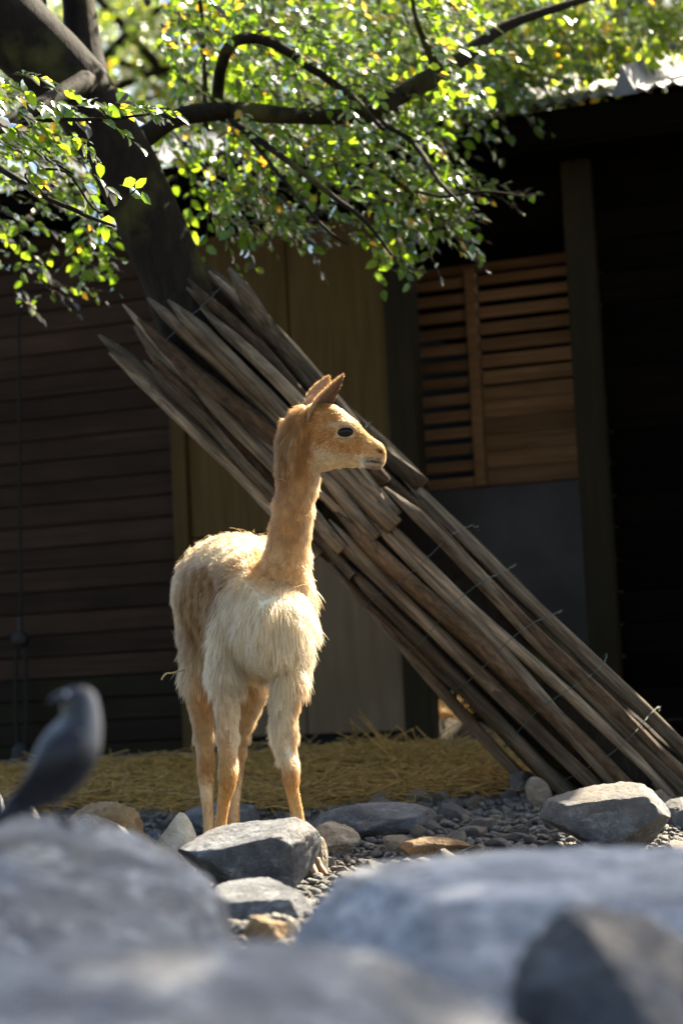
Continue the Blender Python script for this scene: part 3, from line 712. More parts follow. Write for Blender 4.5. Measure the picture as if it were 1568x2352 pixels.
    tag(link('twigs', twig_mesh(tw, .0025, M['twig'], 'twigs'), tree), kind='stuff')
    vs = []
    for k in range(20):
        vs.append(leaf_blob(np.zeros((1, 3)), np.array([[1., 0, 0]]), np.array([[0, 0, 1.]]), np.array([1.]), np.array([.5 + .18 * rng.random()]), np.array([k / 19 * .999]), M['leaf'], 'leaf'))
    print('near leaves', len(P))
    for i in range(min(295, len(P))):
        o = bpy.data.objects.new('leaf', vs[int(rng.integers(20))]); COL.objects.link(o)
        d, nn = Vector(Dn[i]), Vector(Nn[i]); s = d.cross(nn) * -1
        m = Matrix((d, s, nn)).transposed().to_4x4(); m = Matrix.Translation(Vector(P[i])) @ m @ Matrix.Scale(L[i], 4)
        o.parent = br[11] if project(P[i:i + 1])[1][0] < 300 else br[10]; o.matrix_basis = m
build_tree()

def build_bg_trees():
    rng = np.random.default_rng(11)
    specs = [(1300, -60, 15.5, 2.6, 1.7, 'bright yellow-green tree growing close behind the barn roof', 2300),
             (620, 60, 15.5, 2.6, 2.0, 'light green tree standing beyond the barn behind the leaning tree', 1300),
             (60, 150, 15.5, 2.2, 2.2, 'shaded green tree beyond the left end of the barn', 800),
             (1180, 40, 18.5, 3.2, 2.3, 'broad pale green tree far behind the barn', 2300),
             (420, 20, 18.5, 3.6, 2.8, 'distant green tree closing the view behind the canopy', 2000),
             (1560, 0, 21.0, 3.6, 3.0, 'tall distant tree beyond the right end of the barn', 2000)]
    for px, py, d, rx, rz, lab, n in specs:
        c = W(px, py, d); g = gz(c.x, d); root = empty('background_tree', (c.x, c.y, g)); tag(root, lab, 'tree', 'trees behind the barn')
        link('trunk', mesh('trunk', *tube([(c.x, c.y, g - .1, .16), (c.x + .1, c.y, g + 1.5, .13), (c.x, c.y + .1, c.z, .09), (c.x - .1, c.y, c.z + rz * .7, .03)], n=12, wob=.01), M['bark']), root)
        for k in range(6):
            a = rng.uniform(0, 6.28); e = c + Vector((math.cos(a) * rx * .7, math.sin(a) * rx * .5, rng.uniform(-.5, .6) * rz)); s = Vector((c.x, c.y, c.z - rz * rng.uniform(.3, .9)))
            link('branch', mesh('branch', *tube([(*s, .06), (*(s * .5 + e * .5 + Vector((0, 0, .2))), .04), (*e, .012)], n=8, wob=.01), M['bark']), root)
        u = unit(rng.normal(0, 1, (n, 3))) * (rng.random((n, 1)) ** .45); u *= 1 + .25 * np.sin(u[:, [0]] * 7 + u[:, [2]] * 5)
        seeds = np.array(c) + u * np.array([rx, rx * .55, rz]); dirs = unit(u * np.array([1, 1, .4]) + rng.normal(0, .5, (n, 3)) + np.array([.2, 0, -.3]))
        P, Dn, Nn, L, tw = sprays(seeds, dirs, rng.uniform(.2, .4, n), rng.integers(8, 13, n), rng.uniform(.06, .085, n), rng)
        cr = link('crown', leaf_blob(P, Dn, Nn, L, L * .6, rng.random(len(L)), M['leafbg'], 'crown'), root); tag(cr, kind='stuff')
build_bg_trees()

def build_shade_tree():  # unseen tree, added to keep sun off the foreground boulders
    rng = np.random.default_rng(21); b = Vector((5.6, 5.4, 0)); root = empty('shade_tree', b); tag(root, 'leafy tree added out of view to shade the foreground boulders', 'tree')
    link('trunk', mesh('trunk', *tube([(5.6, 5.4, -.1, .2), (5.5, 5.5, 1.6, .17), (5.0, 5.7, 3.2, .14), (4.1, 5.9, 4.4, .09), (3.0, 6.1, 5.0, .04)], n=14, wob=.01), M['bark']), root)
    n = 1900; u = unit(rng.normal(0, 1, (n, 3))) * (rng.random((n, 1)) ** .5); seeds = np.array([3.1, 6.0, 4.95]) + u * np.array([2.1, 1.3, .7]); dirs = unit(u + rng.normal(0, .5, (n, 3)) + np.array([0, 0, -.3]))
    P, Dn, Nn, L, tw = sprays(seeds, dirs, rng.uniform(.2, .4, n), rng.integers(8, 13, n), rng.uniform(.06, .08, n), rng)
    tag(link('crown', leaf_blob(P, Dn, Nn, L, L * .65, rng.random(len(L)), M['leaf'], 'crown'), root), kind='stuff')
build_shade_tree()

# ------------------------------------------------------------------ vicuna
X = Vector((1, 0, 0)); Y = Vector((0, 1, 0)); Z = Vector((0, 0, 1))
CR, TAN, WHT, BRN = np.array([.80, .62, .37]), np.array([.58, .335, .125]), np.array([.84, .72, .51]), np.array([.38, .18, .058])

def build_vicuna():
    parts = []
    # torso
    ax = (W(480, 1365, 6.8) - W(642, 1410, 5.9)); ax.z = 0; ax.normalize(); lat = Z.cross(ax).normalized() * -1
    T = [(644, 1452, 5.905, .045, .060), (642, 1447, 5.93, .072, .094), (638, 1436, 5.98, .092, .122), (622, 1416, 6.07, .124, .157), (601, 1400, 6.18, .146, .184), (572, 1386, 6.34, .162, .208), (538, 1381, 6.47, .163, .207), (512, 1378, 6.58, .153, .195), (495, 1375, 6.68, .128, .168), (484, 1372, 6.76, .085, .115), (480, 1370, 6.80, .03, .04)]
    parts.append(loft([(W(a, b, d), lat * l, Z * v) for a, b, d, l, v in T], 32, 2.2))
    # neck
    N = [(694, 975, 6.0, 36), (690, 1010, 6.0, 43), (688, 1045, 6.0, 45), (687, 1080, 6.0, 45.5), (683, 1112, 6.01, 44), (677, 1150, 6.02, 42), (671, 1190, 6.03, 42), (667, 1230, 6.045, 43), (663, 1265, 6.06, 47), (656, 1305, 6.07, 56), (650, 1350, 6.08, 66), (646, 1400, 6.08, 73), (645, 1450, 6.07, 76), (645, 1490, 6.07, 60)]
    parts.append(ptube(N, n=28, sub=4, flat=1.05))
    # head, turned a little toward the viewer
    def HDY(x): return 6.0 - max(0, x - 705) * .00036
    H = [(668, 975, 1000, .035), (676, 958, 1030, .050), (692, 941, 1062, .063), (716, 930, 1080, .069), (745, 927, 1080, .070), (772, 935, 1074, .068), (796, 950, 1071, .062), (816, 966, 1069, .053), (832, 984, 1069, .046), (846, 999, 1073, .041), (860, 1009, 1080, .0385), (872, 1016, 1077, .036), (880, 1023, 1068, .031), (886, 1033, 1058, .020)]
    rings = []
    for x, t, b, w in H:
        c = W(x, (t + b) / 2, HDY(x)); rings.append((c, Y * w, up * ((b - t) / 2 / ppm(6.0))))
    parts.append(loft(rings, 30, 2.25))
    hd = 6.0
    def ell(px, py, d, a, b, c, rot=0, n=14):
        o = W(px, py, d + HDY(px) - 6.0); cr, sr = math.cos(rot), math.sin(rot); rg = []
        for i in range(n + 1):
            ph = -math.pi / 2 + math.pi * i / n; s = max(math.cos(ph), .03)
            off = rt * (a * math.sin(ph) * cr) + up * (a * math.sin(ph) * sr)
            rg.append((o + off, Y * c * s, (rt * -sr + up * cr) * b * s))
        return loft(rg, 16)
    for s in (-1, 1):
        parts.append(ell(793, 978, hd + s * .050, .036, .018, .017, R(-14)))     # brow
        parts.append(ell(780, 1022, hd + s * .044, .040, .024, .018))            # cheek
        parts.append(ell(868, 1032, hd + s * .026, .020, .013, .012, R(-35)))    # nostril rim
        parts.append(ell(846, 1066, hd + s * .022, .030, .013, .014, R(8)))     # lower lip
        parts.append(ell(866, 1052, hd + s * .022, .022, .012, .013, R(-8)))     # upper lip
        parts.append(ell(728, 952, hd + s * .046, .026, .034, .022, R(60)))      # ear root
    # legs
    k = .93
    FR = [(545, 1390, 6.15, 40), (530, 1460, 6.12, 42), (521, 1520, 6.10, 37), (521, 1571, 6.07, 30), (521, 1611, 6.05, 26), (522, 1690, 6.04, 22), (524, 1751, 6.03, 19), (523, 1785, 6.01, 21.5), (520, 1811, 6.02, 18), (512, 1851, 6.04, 13.5), (508, 1891, 6.05, 13), (505, 1940, 6.05, 13.5), (503, 1972, 6.03, 15), (502, 1996, 6.0, 15)]
    FL = [(662, 1450, 6.05, 54), (663, 1520, 6.03, 43), (664, 1571, 6.0, 32), (657, 1630, 6.0, 28), (658, 1691, 6.0, 23), (662, 1731, 6.0, 19), (668, 1765, 5.98, 19), (669, 1791, 5.98, 18.5), (670, 1811, 5.99, 15.5), (679, 1851, 6.0, 14.5), (686, 1891, 6.0, 14.5), (697, 1930, 6.0, 14), (708, 1962, 5.98, 15), (722, 1990, 5.95, 13)]
    HR = [(492, 1400, 6.55, 90), (478, 1480, 6.50, 62), (463, 1550, 6.46, 38), (462, 1600, 6.47, 29), (466, 1650, 6.52, 24), (470, 1700, 6.58, 21), (473, 1750, 6.63, 18.5), (474, 1775, 6.65, 19), (474, 1811, 6.63, 16.5), (477, 1851, 6.6, 13), (479, 1891, 6.58, 12), (480, 1925, 6.56, 13), (480, 1940, 6.53, 14)]
    HL = [(560, 1400, 6.62, 80), (572, 1500, 6.57, 52), (579, 1560, 6.53, 36), (575, 1605, 6.54, 28), (564, 1651, 6.58, 20), (553, 1700, 6.63, 17), (545, 1750, 6.67, 16), (542, 1790, 6.67, 15), (540, 1830, 6.65, 12), (538, 1870, 6.62, 12), (538, 1912, 6.6, 13), (536, 1930, 6.57, 14)]
    for L in (FR, FL): parts.append(ptube(L, n=20, sub=4, flat=1.15))
    for L in (HR, HL): parts.append(ptube([(a, b, d, r * k if i > 3 else r) for i, (a, b, d, r) in enumerate(L)], n=20, sub=4, flat=1.35))
    # tail
    parts.append(ptube([(490, 1290, 6.76, 26), (486, 1330, 6.83, 24), (484, 1400, 6.86, 18), (484, 1450, 6.86, 8)], n=14, sub=3))
    V, F = merge(parts)
    tmp = link('tmp', mesh('tmp', V, F))
    rm = tmp.modifiers.new('r', 'REMESH'); rm.mode = 'VOXEL'; rm.voxel_size = .0058
    sm = tmp.modifiers.new('s', 'SMOOTH'); sm.factor = .5; sm.iterations = 7
    dg = bpy.context.evaluated_depsgraph_get(); me = bpy.data.meshes.new_from_object(tmp.evaluated_get(dg)); bpy.data.objects.remove(tmp)
    me.name = 'vicuna'; me.polygons.foreach_set('use_smooth', [True] * len(me.polygons))
    n = len(me.vertices); P = np.empty(n * 3); me.vertices.foreach_get('co', P); P = P.reshape(-1, 3)
    NV = np.empty(n * 3); me.vertex_normals.foreach_get('vector', NV); NV = NV.reshape(-1, 3)
    lat_n = np.array(lat)
    # carve eye sockets, nostrils and the mouth line a little
    px, py = project(P); near = P[:, 1] < 6.0
    head = (py < 1092) & (px > 640)
    def carve(cx, cy, rx, ry, depth, rot=0):
        dx, dy = px - cx, py - cy; c, s = math.cos(rot), math.sin(rot); a, b = (dx * c + dy * s) / rx, (-dx * s + dy * c) / ry
        w = np.exp(-(a * a + b * b) * 1.5) * head * np.clip(np.abs(NV[:, 1]) * 1.6, 0, 1); P[:] -= NV * (w * depth)[:, None]
    carve(793, 994, 24, 15, .009, .15); carve(873, 1037, 9, 4, .006, .5); carve(858, 1062, 24, 3.0, .005, .12); carve(835, 1005, 20, 12, .004)
    carve(708, 1010, 8, 36, .008, .15)
    me.vertices.foreach_set('co', P.ravel()); me.update()
    # ---- colour of the coat
    def coat(P, NV):
        px, py = project(P); n = len(P); c = np.tile(CR, (n, 1)); d = P[:, 1]
        def mix(c, t, w): w = np.clip(w, 0, 1)[:, None]; return c * (1 - w) + t * w
        big = np.array([noise.noise(Vector(p) * 9) for p in P]) if n < 40000 else np.array([noise.noise(Vector(p) * 9) for p in P])
        a = np.clip((d - 5.95) / .8, 0, 1); latc = NV @ lat_n
        torso = sstep(1225, 1262, py) * (1 - sstep(1545, 1585, py))
        # saddle on flanks, then the top of the back
        c = mix(c, CR * .96, torso)
        flank = sstep(.40, .72, np.abs(latc) + big * .15); sad = flank * sstep(.13, .28, a + big * .05 - (py - 1400) * .0004) * (1 - sstep(.55, .74, a)) * (1 - sstep(1440, 1530, py + big * 30)) * sstep(1255, 1330, py + big * 20)
        c = mix(c, TAN * np.array([.56, .48, .40]), torso * sad * (1.0 + big * .4))
        c = mix(c, WHT, torso * .75 * sstep(.35, .8, NV[:, 2]) * sstep(.2, .35, a))  # upward-facing back whitened: sunlight painted into the coat
        c = mix(c, WHT, torso * (1 - sstep(.14, .30, a)) * (1 - sad) * sstep(1330, 1385, py + big * 22))
        # neck
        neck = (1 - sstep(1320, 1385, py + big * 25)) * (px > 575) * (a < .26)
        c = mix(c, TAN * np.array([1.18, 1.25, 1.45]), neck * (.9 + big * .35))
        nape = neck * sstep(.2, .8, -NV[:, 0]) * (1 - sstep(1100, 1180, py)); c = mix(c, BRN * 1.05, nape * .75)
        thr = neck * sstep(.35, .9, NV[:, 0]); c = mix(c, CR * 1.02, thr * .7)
        # head
        hd = (py < 1092) * (px > 690 - (py - 960) * .1)
        c = mix(c, TAN * np.array([1.02, 1.0, 1.0]), hd); jaw = hd * sstep(-2, 36, py - 1008 - (px - 730) * .24 + big * 8) * sstep(698, 738, px + big * 12); c = mix(c, WHT * .97, jaw * .9)
        brow = hd * np.exp(-((px - 775) / 24) ** 2 - ((py - 975 + (px - 775) * .02) / 5.5) ** 2); c = mix(c, WHT, brow * .8)
        eye = hd * np.exp(-((px - 795) / 24) ** 2 - ((py - 997) / 17) ** 2) * sstep(.2, .5, np.abs(NV[:, 1])); c = mix(c, CR, eye * .6)
        low = hd * np.exp(-((px - 793) / 15) ** 2 - ((py - 994) / 8) ** 2) * sstep(.2, .5, np.abs(NV[:, 1])); c = mix(c, np.array([.05, .035, .025]), low * 1.2)
        mz = hd * sstep(826, 842, px) * (1 - sstep(872, 882, px)) * sstep(1044, 1054, py); c = mix(c, np.array([.26, .19, .13]), mz * .85)
        mouth = hd * np.exp(-((px - 860) / 20) ** 2 - ((py - 1061 - (px - 860) * .08) / 2.6) ** 2); c = mix(c, np.array([.04, .03, .025]), mouth)
        nos = hd * np.exp(-((px - 873) / 8) ** 2 - ((py - 1037 - (px - 873) * .5) / 4) ** 2); c = mix(c, np.array([.02, .015, .012]), nos * 1.3)
        # legs
        leg = sstep(1540, 1590, py)
        frl = leg * ((px > 488) & (px < 552) & (d < 6.25)); fll = leg * ((px > 600) & (d < 6.25)); hr = leg * (d > 6.3)
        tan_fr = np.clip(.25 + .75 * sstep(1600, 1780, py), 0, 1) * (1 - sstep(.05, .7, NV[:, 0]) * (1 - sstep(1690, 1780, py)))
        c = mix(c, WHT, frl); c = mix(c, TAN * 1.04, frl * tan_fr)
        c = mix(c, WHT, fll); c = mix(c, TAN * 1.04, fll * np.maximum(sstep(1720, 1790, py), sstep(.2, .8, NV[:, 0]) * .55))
        c = mix(c, CR, hr); c = mix(c, TAN * 1.2, hr * .65 * sstep(1800, 1860, py)); c = mix(c, TAN * 1.05, hr * (.3 + .5 * np.exp(-((py - 1775) / 40) ** 2) + .4 * (1 - sstep(1580, 1660, py)) + big * .5))
        return np.clip(c * (1 + big[:, None] * .10), 0, .95)
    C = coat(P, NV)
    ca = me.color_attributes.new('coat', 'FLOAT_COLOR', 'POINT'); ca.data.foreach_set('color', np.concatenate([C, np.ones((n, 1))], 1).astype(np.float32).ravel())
    m, nt, bs = new_mat('vicuna_skin'); at = node(nt, 'ShaderNodeAttribute', attribute_name='coat'); nt.links.new(at.outputs[0], bs.inputs['Base Color'])
    bs.inputs['Roughness'].default_value = .95; bs.inputs['Specular IOR Level'].default_value = .05
    v = coords(nt, (70, 70, 22), rand=False); bump(nt, bs, noise_n(nt, v, 3, 4, .6), .5, .006)
    me.materials.append(m)
    body = link('vicuna', me); tag(body, 'young vicuna with cream and tan fleece standing and looking sideways', 'vicuna'); bpy_roots[body] = Vector((0, 0, 0))
    # ---- ears
    def ear(base, tip, d, width, facing):
        b, t = W(base[0], base[1], d), W(tip[0], tip[1], d - .004 * (1 if d < 6 else -1)); axv = (t - b); L = axv.length; axv.normalize()
        side = facing.cross(axv).normalized(); fr = axv.cross(side).normalized() * -1
        if fr.dot(facing) < 0: fr = -fr
        prof = [(0, .50), (.12, .78), (.28, 1.0), (.45, .98), (.62, .80), (.78, .55), (.90, .30), (1, .06)]
        V, F = [], []; m_ = 9
        for layer in (0, 1):
            for t_, w_ in prof:
                for j in range(m_):
                    a = -1 + 2 * j / (m_ - 1); curl = (1 - a * a) ** .5 if abs(a) < 1 else 0
                    p = b + axv * (L * t_) + side * (a * w_ * width * .5) - fr * (curl * w_ * width * .42 * (1 - .45 * t_))
                    p -= axv * (abs(a) ** 2 * .01 * (1 - t_))
                    if layer: p -= (fr * (.0045 * curl + .0008))
                    V.append(p)
        k = len(prof); off = k * m_
        for i in range(k - 1):
            for j in range(m_ - 1):
                q = i * m_ + j; F.append((q, q + 1, q + m_ + 1, q + m_)); F.append((off + q, off + q + m_, off + q + m_ + 1, off + q + 1))
        for i in range(k - 1):
            for j in (0, m_ - 1):
                q = i * m_ + j; F.append((q, q + m_, off + q + m_, off + q))
        return V, F, axv, fr
    mi, nti, bsi = new_mat('ear_skin'); bsi.inputs['Base Color'].default_value = (.42, .24, .115, 1); bsi.inputs['Roughness'].default_value = .9
    bsi.inputs['Subsurface Weight'].default_value = 0
    m2, nt2, bs2 = new_mat('inner_ear'); bs2.inputs['Base Color'].default_value = (.14, .085, .05, 1); bs2.inputs['Roughness'].default_value = .9
    ears = []
    for base, tip, d, w, fc in (((718, 972), (789, 862), 5.930, .070, Vector((.86, -.42, .1)).normalized()), ((716, 938), (755, 866), 6.055, .064, Vector((.5, .75, .3)).normalized())):
        V, F, axv, fr = ear(base, tip, d, w, fc); me_e = mesh('ear', V, F, mi); me_e.materials.append(m2)
        half = len(me_e.polygons)
        for i, p in enumerate(me_e.polygons):
            if all(vi < 72 for vi in p.vertices): p.material_index = 1
        ears.append((link('ear', me_e, body), me_e, axv, fr))
    # ---- eyes
    eye_m, nte, bse = new_mat('dark_eye'); bse.inputs['Base Color'].default_value = (.006, .005, .006, 1); bse.inputs['Roughness'].default_value = .12; bse.inputs['Specular IOR Level'].default_value = .25
    for s in (-1, 1):
        link('eye', mesh('eye', *ell(793, 993, hd + s * .0545, .0240, .0150, .0125, R(6)), eye_m), body)
        link('eyelid', mesh('eyelid', *tube([tuple(W(x, y, HDY(x) + s * dd)) + (r,) for x, y, dd, r in ((770, 988, .057, .0015), (780, 979, .0625, .0042), (794, 976, .0645, .0050), (808, 980, .0625, .0042), (818, 989, .055, .0015))], n=8, sub=4), m), body)
    mep = bpy.data.meshes
    for o in body.children:
        if o.name.startswith('eyelid'):
            ca2 = o.data.color_attributes.new('coat', 'FLOAT_COLOR', 'POINT'); ca2.data.foreach_set('color', np.tile(np.array([.45, .33, .2, 1], dtype=np.float32), len(o.data.vertices)))
    # ---- hooves: two toes each
    hoof_m = plain('hoof_horn', (.16, .08, .035), .6, 0, 60, (.30, .17, .08))
    for (a, b, d, r) in (FR[-1], FL[-1], HR[-1], HL[-1]):
        w = W(a, b, d); g = gz(w.x, w.y)
        for s in (-1, 1):
            hx = .011 * s; f_ = Vector((.35, -.8, 0)).normalized(); sd = Vector((f_.y, -f_.x, 0)) * hx
            pts = [(*(w + sd * .6 + Vector((0, 0, .02))), .012), (*(w + sd + f_ * .012), .0115), (*(Vector((w.x, w.y, g + .014)) + sd * 1.2 + f_ * .035), .010), (*(Vector((w.x, w.y, g + .006)) + sd * 1.25 + f_ * .058), .004)]
            link('hoof', mesh('hoof', *tube(pts, n=10, sub=4), hoof_m), body)
    # ---- fur
    hm = bpy.data.materials.new('fleece'); hm.use_nodes = True; nt = hm.node_tree; nt.nodes.clear(); out = node(nt, 'ShaderNodeOutputMaterial')
    at = node(nt, 'ShaderNodeAttribute', attribute_name='coat'); df = node(nt, 'ShaderNodeBsdfDiffuse'); tl = node(nt, 'ShaderNodeBsdfTranslucent'); hr_ = node(nt, 'ShaderNodeBsdfHair'); hr_.component = 'Reflection'
    for q_ in (df, tl, hr_): nt.links.new(at.outputs[0], q_.inputs[0])
    m1 = node(nt, 'ShaderNodeMixShader'); m1.inputs[0].default_value = .55; nt.links.new(df.outputs[0], m1.inputs[1]); nt.links.new(tl.outputs[0], m1.inputs[2])
    m3 = node(nt, 'ShaderNodeMixShader'); m3.inputs[0].default_value = .04; nt.links.new(m1.outputs[0], m3.inputs[1]); nt.links.new(hr_.outputs[0], m3.inputs[2])
    hr_.inputs['RoughnessU'].default_value = .35; hr_.inputs['RoughnessV'].default_value = .6
    hb = node(nt, 'ShaderNodeBsdfHairPrincipled'); hb.model = 'CHIANG'; hb.parametrization = 'COLOR'; hb.inputs['IOR'].default_value = 1.18; hb.inputs['Roughness'].default_value = .38; hb.inputs['Radial Roughness'].default_value = .6
    gm = node(nt, 'ShaderNodeGamma'); gm.inputs[1].default_value = 1.15; nt.links.new(at.outputs[0], gm.inputs[0]); nt.links.new(gm.outputs[0], hb.inputs['Color'])
    m4 = node(nt, 'ShaderNodeMixShader'); m4.inputs[0].default_value = .34; nt.links.new(m3.outputs[0], m4.inputs[1]); nt.links.new(hb.outputs[0], m4.inputs[2])
    nt.links.new(m4.outputs[0], out.inputs[0])
    def sample(me, count, weight):
        me.calc_loop_triangles(); nt_ = len(me.loop_triangles); tri = np.empty(nt_ * 3, int); me.loop_triangles.foreach_get('vertices', tri); tri = tri.reshape(-1, 3)
        nv = len(me.vertices); Q = np.empty(nv * 3); me.vertices.foreach_get('co', Q); Q = Q.reshape(-1, 3); NN = np.empty(nv * 3); me.vertex_normals.foreach_get('vector', NN); NN = NN.reshape(-1, 3)
        A = np.linalg.norm(np.cross(Q[tri[:, 1]] - Q[tri[:, 0]], Q[tri[:, 2]] - Q[tri[:, 0]]), axis=1) / 2
        w = A * weight(Q[tri].mean(1)); idx = RNG.choice(nt_, count, p=w / w.sum()); r1, r2 = np.sqrt(RNG.random(count)), RNG.random(count)
        b = np.stack([1 - r1, r1 * (1 - r2), r1 * r2], 1)[:, :, None]; t = tri[idx]
        return (Q[t] * b).sum(1), unit((NN[t] * b).sum(1))
    def wgt(c):
        px, py = project(c); w = np.ones(len(c)); hd_ = (py < 1092) & (px > 640); w[hd_] = 3.2; w[(py > 1092) & (py < 1250) & (px > 600)] = 2.0; w[py > 1580] = 2.0; w[(c[:, 1] > 6.7)] = .5; return w
    N_ = 150000; Rt, Nr = sample(me, N_, wgt); px, py = project(Rt); d = Rt[:, 1]
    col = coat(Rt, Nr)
    axn = np.array(ax); L = np.full(N_, .03); comb = np.tile(np.array([0, 0, -1.0]), (N_, 1)); lift = np.full(N_, .8)
    hd_ = (py < 1088) & (px > 705); nk = (~hd_) & (py < 1345) & (px > 585) & (d < 6.2); lg = py > 1575; ts = ~(hd_ | nk | lg)
    L[hd_] = .008 + .005 * RNG.random(hd_.sum()); comb[hd_] = np.array([-.9, 0, -.25]); lift[hd_] = .55
    mzz = hd_ & (px > 832); L[mzz] = .0062; crown_ = hd_ & (py < 945) & (px < 800); L[crown_] = .012
    eyz = hd_ & (np.abs(px - 795) < 23) & (np.abs(py - 993) < 12) & (np.abs(Nr[:, 1]) > .3); L[eyz] = .0005
    L[nk] = .015 + .012 * RNG.random(nk.sum()); comb[nk] = np.array([-.15, 0, -1.0]); lift[nk] = .75
    nape = nk & (Nr[:, 0] < -.3) & (py < 1080); L[nape] = .022 + .016 * RNG.random(nape.sum()); lift[nape] = 1.2
    L[ts] = .024 + .014 * RNG.random(ts.sum()); comb[ts] = unit(np.array([0, 0, -1.0]) + axn * .3); lift[ts] = .5
    chest = ts & (d < 6.2) & (py > 1345); L[chest] = .04 + .032 * RNG.random(chest.sum()); comb[chest] = np.array([.0, .0, -1.0]); lift[chest] = .24
    belly = ts & (py > 1480); L[belly] = .04 + .03 * RNG.random(belly.sum()); lift[belly] = .35
    backt = ts & (Nr[:, 2] > .6); L[backt] = .016 + .012 * RNG.random(backt.sum()); comb[backt] = unit(axn + np.array([0, 0, -.15])); lift[backt] = .55
    L[lg] = .009 + .006 * RNG.random(lg.sum()); lift[lg] = .5
    upl = lg & (py < 1700); L[upl] = .015 + .012 * RNG.random(upl.sum())
    fr_ = lg & (px > 600) & (py < 1740) & (py > 1590) & (Nr[:, 0] < -.35); L[fr_] = .025 + .02 * RNG.random(fr_.sum()); comb[fr_] = unit(np.array([-.35, 0, -1.0])); lift[fr_] = .6
    lowl = lg & (py > 1800); L[lowl] = .006 + .003 * RNG.random(lowl.sum())
    comb = comb - Nr * np.sum(comb * Nr, 1, keepdims=True) * .92; comb = unit(comb)
    q = Rt * 60; cl = np.stack([np.sin(q[:, 0] * 1.1 + np.sin(q[:, 2] * .5) * 2 + 1), np.sin(q[:, 1] * 1.3 + q[:, 2] * .6), np.sin(q[:, 0] * .8 - q[:, 1] + 2.2)], 1)
    q2 = Rt * 170; cl2 = np.stack([np.sin(q2[:, 0] + q2[:, 2] * .4), np.sin(q2[:, 1] * 1.2), np.sin(q2[:, 2] * .3 + q2[:, 0] * .9)], 1)
    jit = (cl * .20 + cl2 * .20) * np.where(chest, .45, 1.0)[:, None] + RNG.normal(0, .15, (N_, 3)); K = 6; pos = np.zeros((N_, K, 3)); p = Rt - Nr * .001; pos[:, 0] = p
    for i in range(1, K):
        t = i / (K - 1); dd = unit(Nr * (lift * (1.25 - t))[:, None] + comb * (.35 + t) + jit * (.5 + t * .7)); p = p + dd * (L / (K - 1))[:, None]; pos[:, i] = p
    rad0 = np.where(hd_ | lg, .0006, np.where(nk, .00065, .0008)); taper = np.array([1, .95, .85, .7, .45, .15])
    # ears
    Es = []
    for eo, em, axv, fr in ears:
        rr_, nn_ = sample(em, 4200, lambda c: np.ones(len(c))); ln = .006 + .006 * RNG.random(4200); pe = np.zeros((4200, K, 3)); pp = rr_.copy(); pe[:, 0] = pp
        jn = RNG.normal(0, .3, (4200, 3))
        for i in range(1, K):
            pp = pp + unit(nn_ * .55 + np.array(axv) * .8 + jn) * (ln / (K - 1))[:, None]; pe[:, i] = pp
        inner = (nn_ @ np.array(fr)) > .1; ce = np.where(inner[:, None], np.array([[.22, .14, .08]]), TAN[None] * np.array([.95, .92, .95])); Es.append((pe, ce))
    pos = np.concatenate([pos] + [e[0] for e in Es]); col = np.concatenate([col] + [e[1] for e in Es]); rad0 = np.concatenate([rad0] + [np.full(len(e[0]), .0005) for e in Es])
    cv = np.array([noise.noise(Vector(p) * 55) for p in pos[:, 0]])
    col = np.clip(col * (RNG.uniform(.84, 1.12, (len(col), 1)) + .22 * cv[:, None]), 0, .96)
    NT = len(pos); hc = bpy.data.hair_curves.new('fleece'); hc.add_curves([K] * NT)
    hc.attributes['position'].data.foreach_set('vector', pos.astype(np.float32).ravel())
    ra = hc.attributes.get('radius') or hc.attributes.new('radius', 'FLOAT', 'POINT'); ra.data.foreach_set('value', (rad0[:, None] * taper[None]).astype(np.float32).ravel())
    cc = hc.attributes.new('coat', 'FLOAT_COLOR', 'POINT'); cc.data.foreach_set('color', np.repeat(np.concatenate([col, np.ones((NT, 1))], 1), K, axis=0).astype(np.float32).ravel())
    hc.materials.append(hm); fo = bpy.data.objects.new('fleece', hc); COL.objects.link(fo); fo.parent = body; tag(fo, 'soft cream and tan fleece with long white hair on the chest')
    # ---- straw caught in the coat
    n = 150; up_ok = (Nr[:, 2] > .45) & ts; ids = RNG.choice(np.nonzero(up_ok)[0], 110); ids2 = RNG.choice(np.nonzero(nk | ts)[0], 40); ids = np.concatenate([ids, ids2])
    a = RNG.uniform(0, 6.28, 150); tang = unit(np.cross(Nr[ids], RNG.normal(0, 1, (150, 3)))); dirs = unit(tang + Nr[ids] * .12)
    tag(link('straw_wisps', stalks('straw_wisps', Rt[ids] + Nr[ids] * .016, dirs, RNG.uniform(.02, .07, 150), RNG.uniform(.0006, .0011, 150), M['wisp'], .3)), 'wisps of straw caught on the back and neck of the vicuna', 'straw', kind='stuff')
    pts = [(432, 1538, 6.42, 1.6), (415, 1541, 6.40, 2.0), (396, 1546, 6.38, 2.2), (384, 1547, 6.37, 2.2), (376, 1554, 6.37, 2), (372, 1562, 6.37, 1.6)]
    tag(link('straw_stalk', mesh('straw_stalk', *ptube(pts, n=6, sub=4, wob=.002), M['wisp'])), 'bent straw stalk sticking out from the hip of the vicuna', 'straw')
build_vicuna()

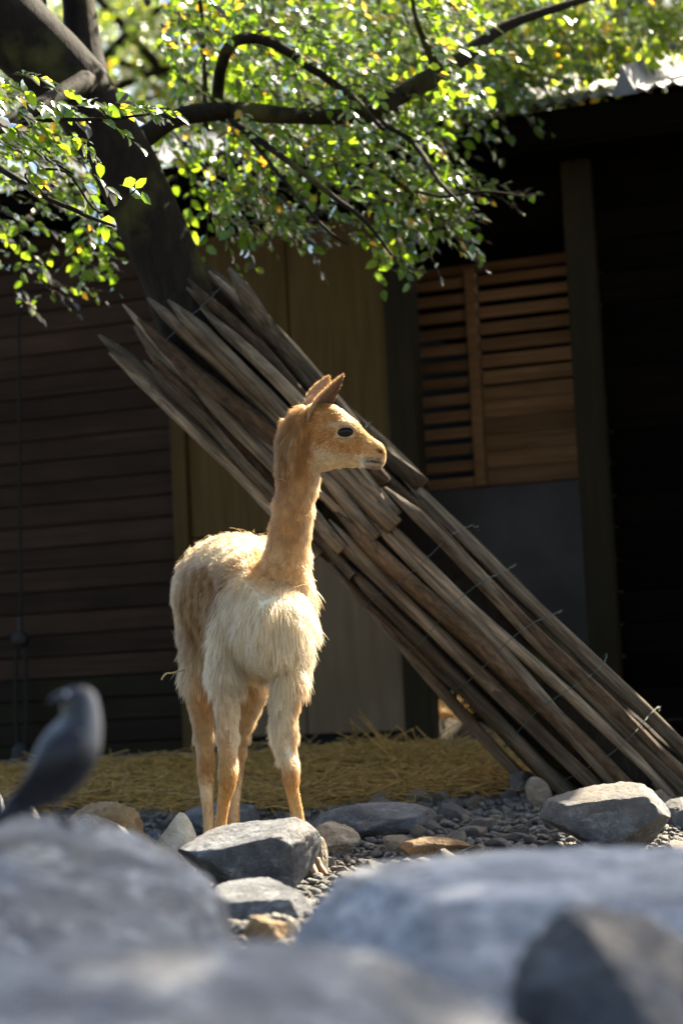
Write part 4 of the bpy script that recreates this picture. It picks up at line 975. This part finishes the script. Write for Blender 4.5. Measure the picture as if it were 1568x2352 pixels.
# ------------------------------------------------------------------ jackdaw
def build_bird():
    D = 2.95
    bm_, nt, bs = new_mat('bird_plumage'); at = node(nt, 'ShaderNodeAttribute', attribute_name='plume'); nt.links.new(at.outputs[0], bs.inputs['Base Color']); bs.inputs['Roughness'].default_value = .42
    v = coords(nt, (120, 120, 60), rand=False); bump(nt, bs, noise_n(nt, v, 2, 3), .4, .004)
    parts = [ptube([(178, 1578, D, 20), (180, 1592, D, 36), (183, 1612, D, 42), (188, 1640, D, 44), (184, 1670, D, 53), (170, 1705, D, 66), (150, 1742, D, 70), (122, 1782, D, 62), (88, 1815, D, 46), (50, 1842, D, 30), (10, 1866, D, 20)], n=24, sub=5, flat=.95)]
    V, F = merge(parts); tmp = link('tmp', mesh('tmp', V, F)); rm = tmp.modifiers.new('r', 'REMESH'); rm.mode = 'VOXEL'; rm.voxel_size = .0028; s_ = tmp.modifiers.new('s', 'SMOOTH'); s_.iterations = 8
    me = bpy.data.meshes.new_from_object(tmp.evaluated_get(bpy.context.evaluated_depsgraph_get())); bpy.data.objects.remove(tmp); me.name = 'jackdaw'
    me.polygons.foreach_set('use_smooth', [True] * len(me.polygons)); me.materials.append(bm_)
    P = np.empty(len(me.vertices) * 3); me.vertices.foreach_get('co', P); P = P.reshape(-1, 3); px, py = project(P)
    blk = np.array([.012, .013, .017]); gry = np.array([.20, .20, .20]); c = np.tile(blk, (len(P), 1))
    w = (sstep(188, 222, px) * (1 - sstep(1690, 1760, py)) * sstep(1575, 1600, py))[:, None]; c = c * (1 - w) + gry * w
    w2 = (np.exp(-((px - 135) / 26) ** 2 - ((py - 1665) / 30) ** 2) * .55)[:, None]; c = c * (1 - w2) + gry * .8 * w2
    ca = me.color_attributes.new('plume', 'FLOAT_COLOR', 'POINT'); ca.data.foreach_set('color', np.concatenate([c, np.ones((len(c), 1))], 1).astype(np.float32).ravel())
    b = link('jackdaw', me); tag(b, 'black bird with grey nape perched on the blurred boulder', 'bird'); bpy_roots[b] = Vector((0, 0, 0))
    blkm = plain('black_feather', (.010, .0105, .013), .45); bk = plain('black_beak', (.03, .03, .032), .25)
    link('beak', mesh('beak', *ptube([(150, 1600, D - .01, 15), (140, 1602, D - .014, 12), (126, 1606, D - .018, 8), (112, 1612, D - .022, 2.5)], n=12, sub=4), bk), b)
    eyem = plain('pale_eye', (.55, .57, .58), .15); link('eye', mesh('eye', *ptube([(150, 1594, D - .027, 1), (152, 1594, D - .028, 5), (156, 1594, D - .028, 5), (158, 1594, D - .027, 1)], n=10), eyem), b)
    for s in (-1, 1):
        wg = ptube([(176, 1676, D + s * .034, 20), (150, 1722, D + s * .042, 44), (112, 1772, D + s * .040, 40), (66, 1816, D + s * .028, 26), (14, 1858, D + s * .014, 8)], n=16, sub=4, flat=.30)
        link('wing', mesh('wing', *wg, blkm), b)
        lg_ = link('leg', mesh('leg', *ptube([(138, 1800, D + s * .02, 12), (132, 1835, D + s * .022, 6), (134, 1862, D + s * .022, 4.5), (136, 1885, D + s * .022, 4.5)], n=8, sub=3), bk), b)
        for k in (-1, 0, 1):
            link('toe', mesh('toe', *ptube([(136, 1884, D + s * .022, 4.5), (150 + 8 * k, 1892, D + s * .022 - .012 * k, 4), (166 + 6 * k, 1902, D + s * .022 - .02 * k, 2)], n=8, sub=3), bk), lg_)
    for k in range(5):
        link('tail_feather', mesh('tail_feather', *ptube([(70, 1828, D + .006 * (k - 2), 14), (10, 1868 + k, D + .010 * (k - 2), 15), (-60, 1908 + 2 * k, D + .014 * (k - 2), 11), (-86, 1922 + 2 * k, D + .015 * (k - 2), 3)], n=8, sub=3, flat=.35), blkm), b)
build_bird()
bpy.context.view_layer.update()
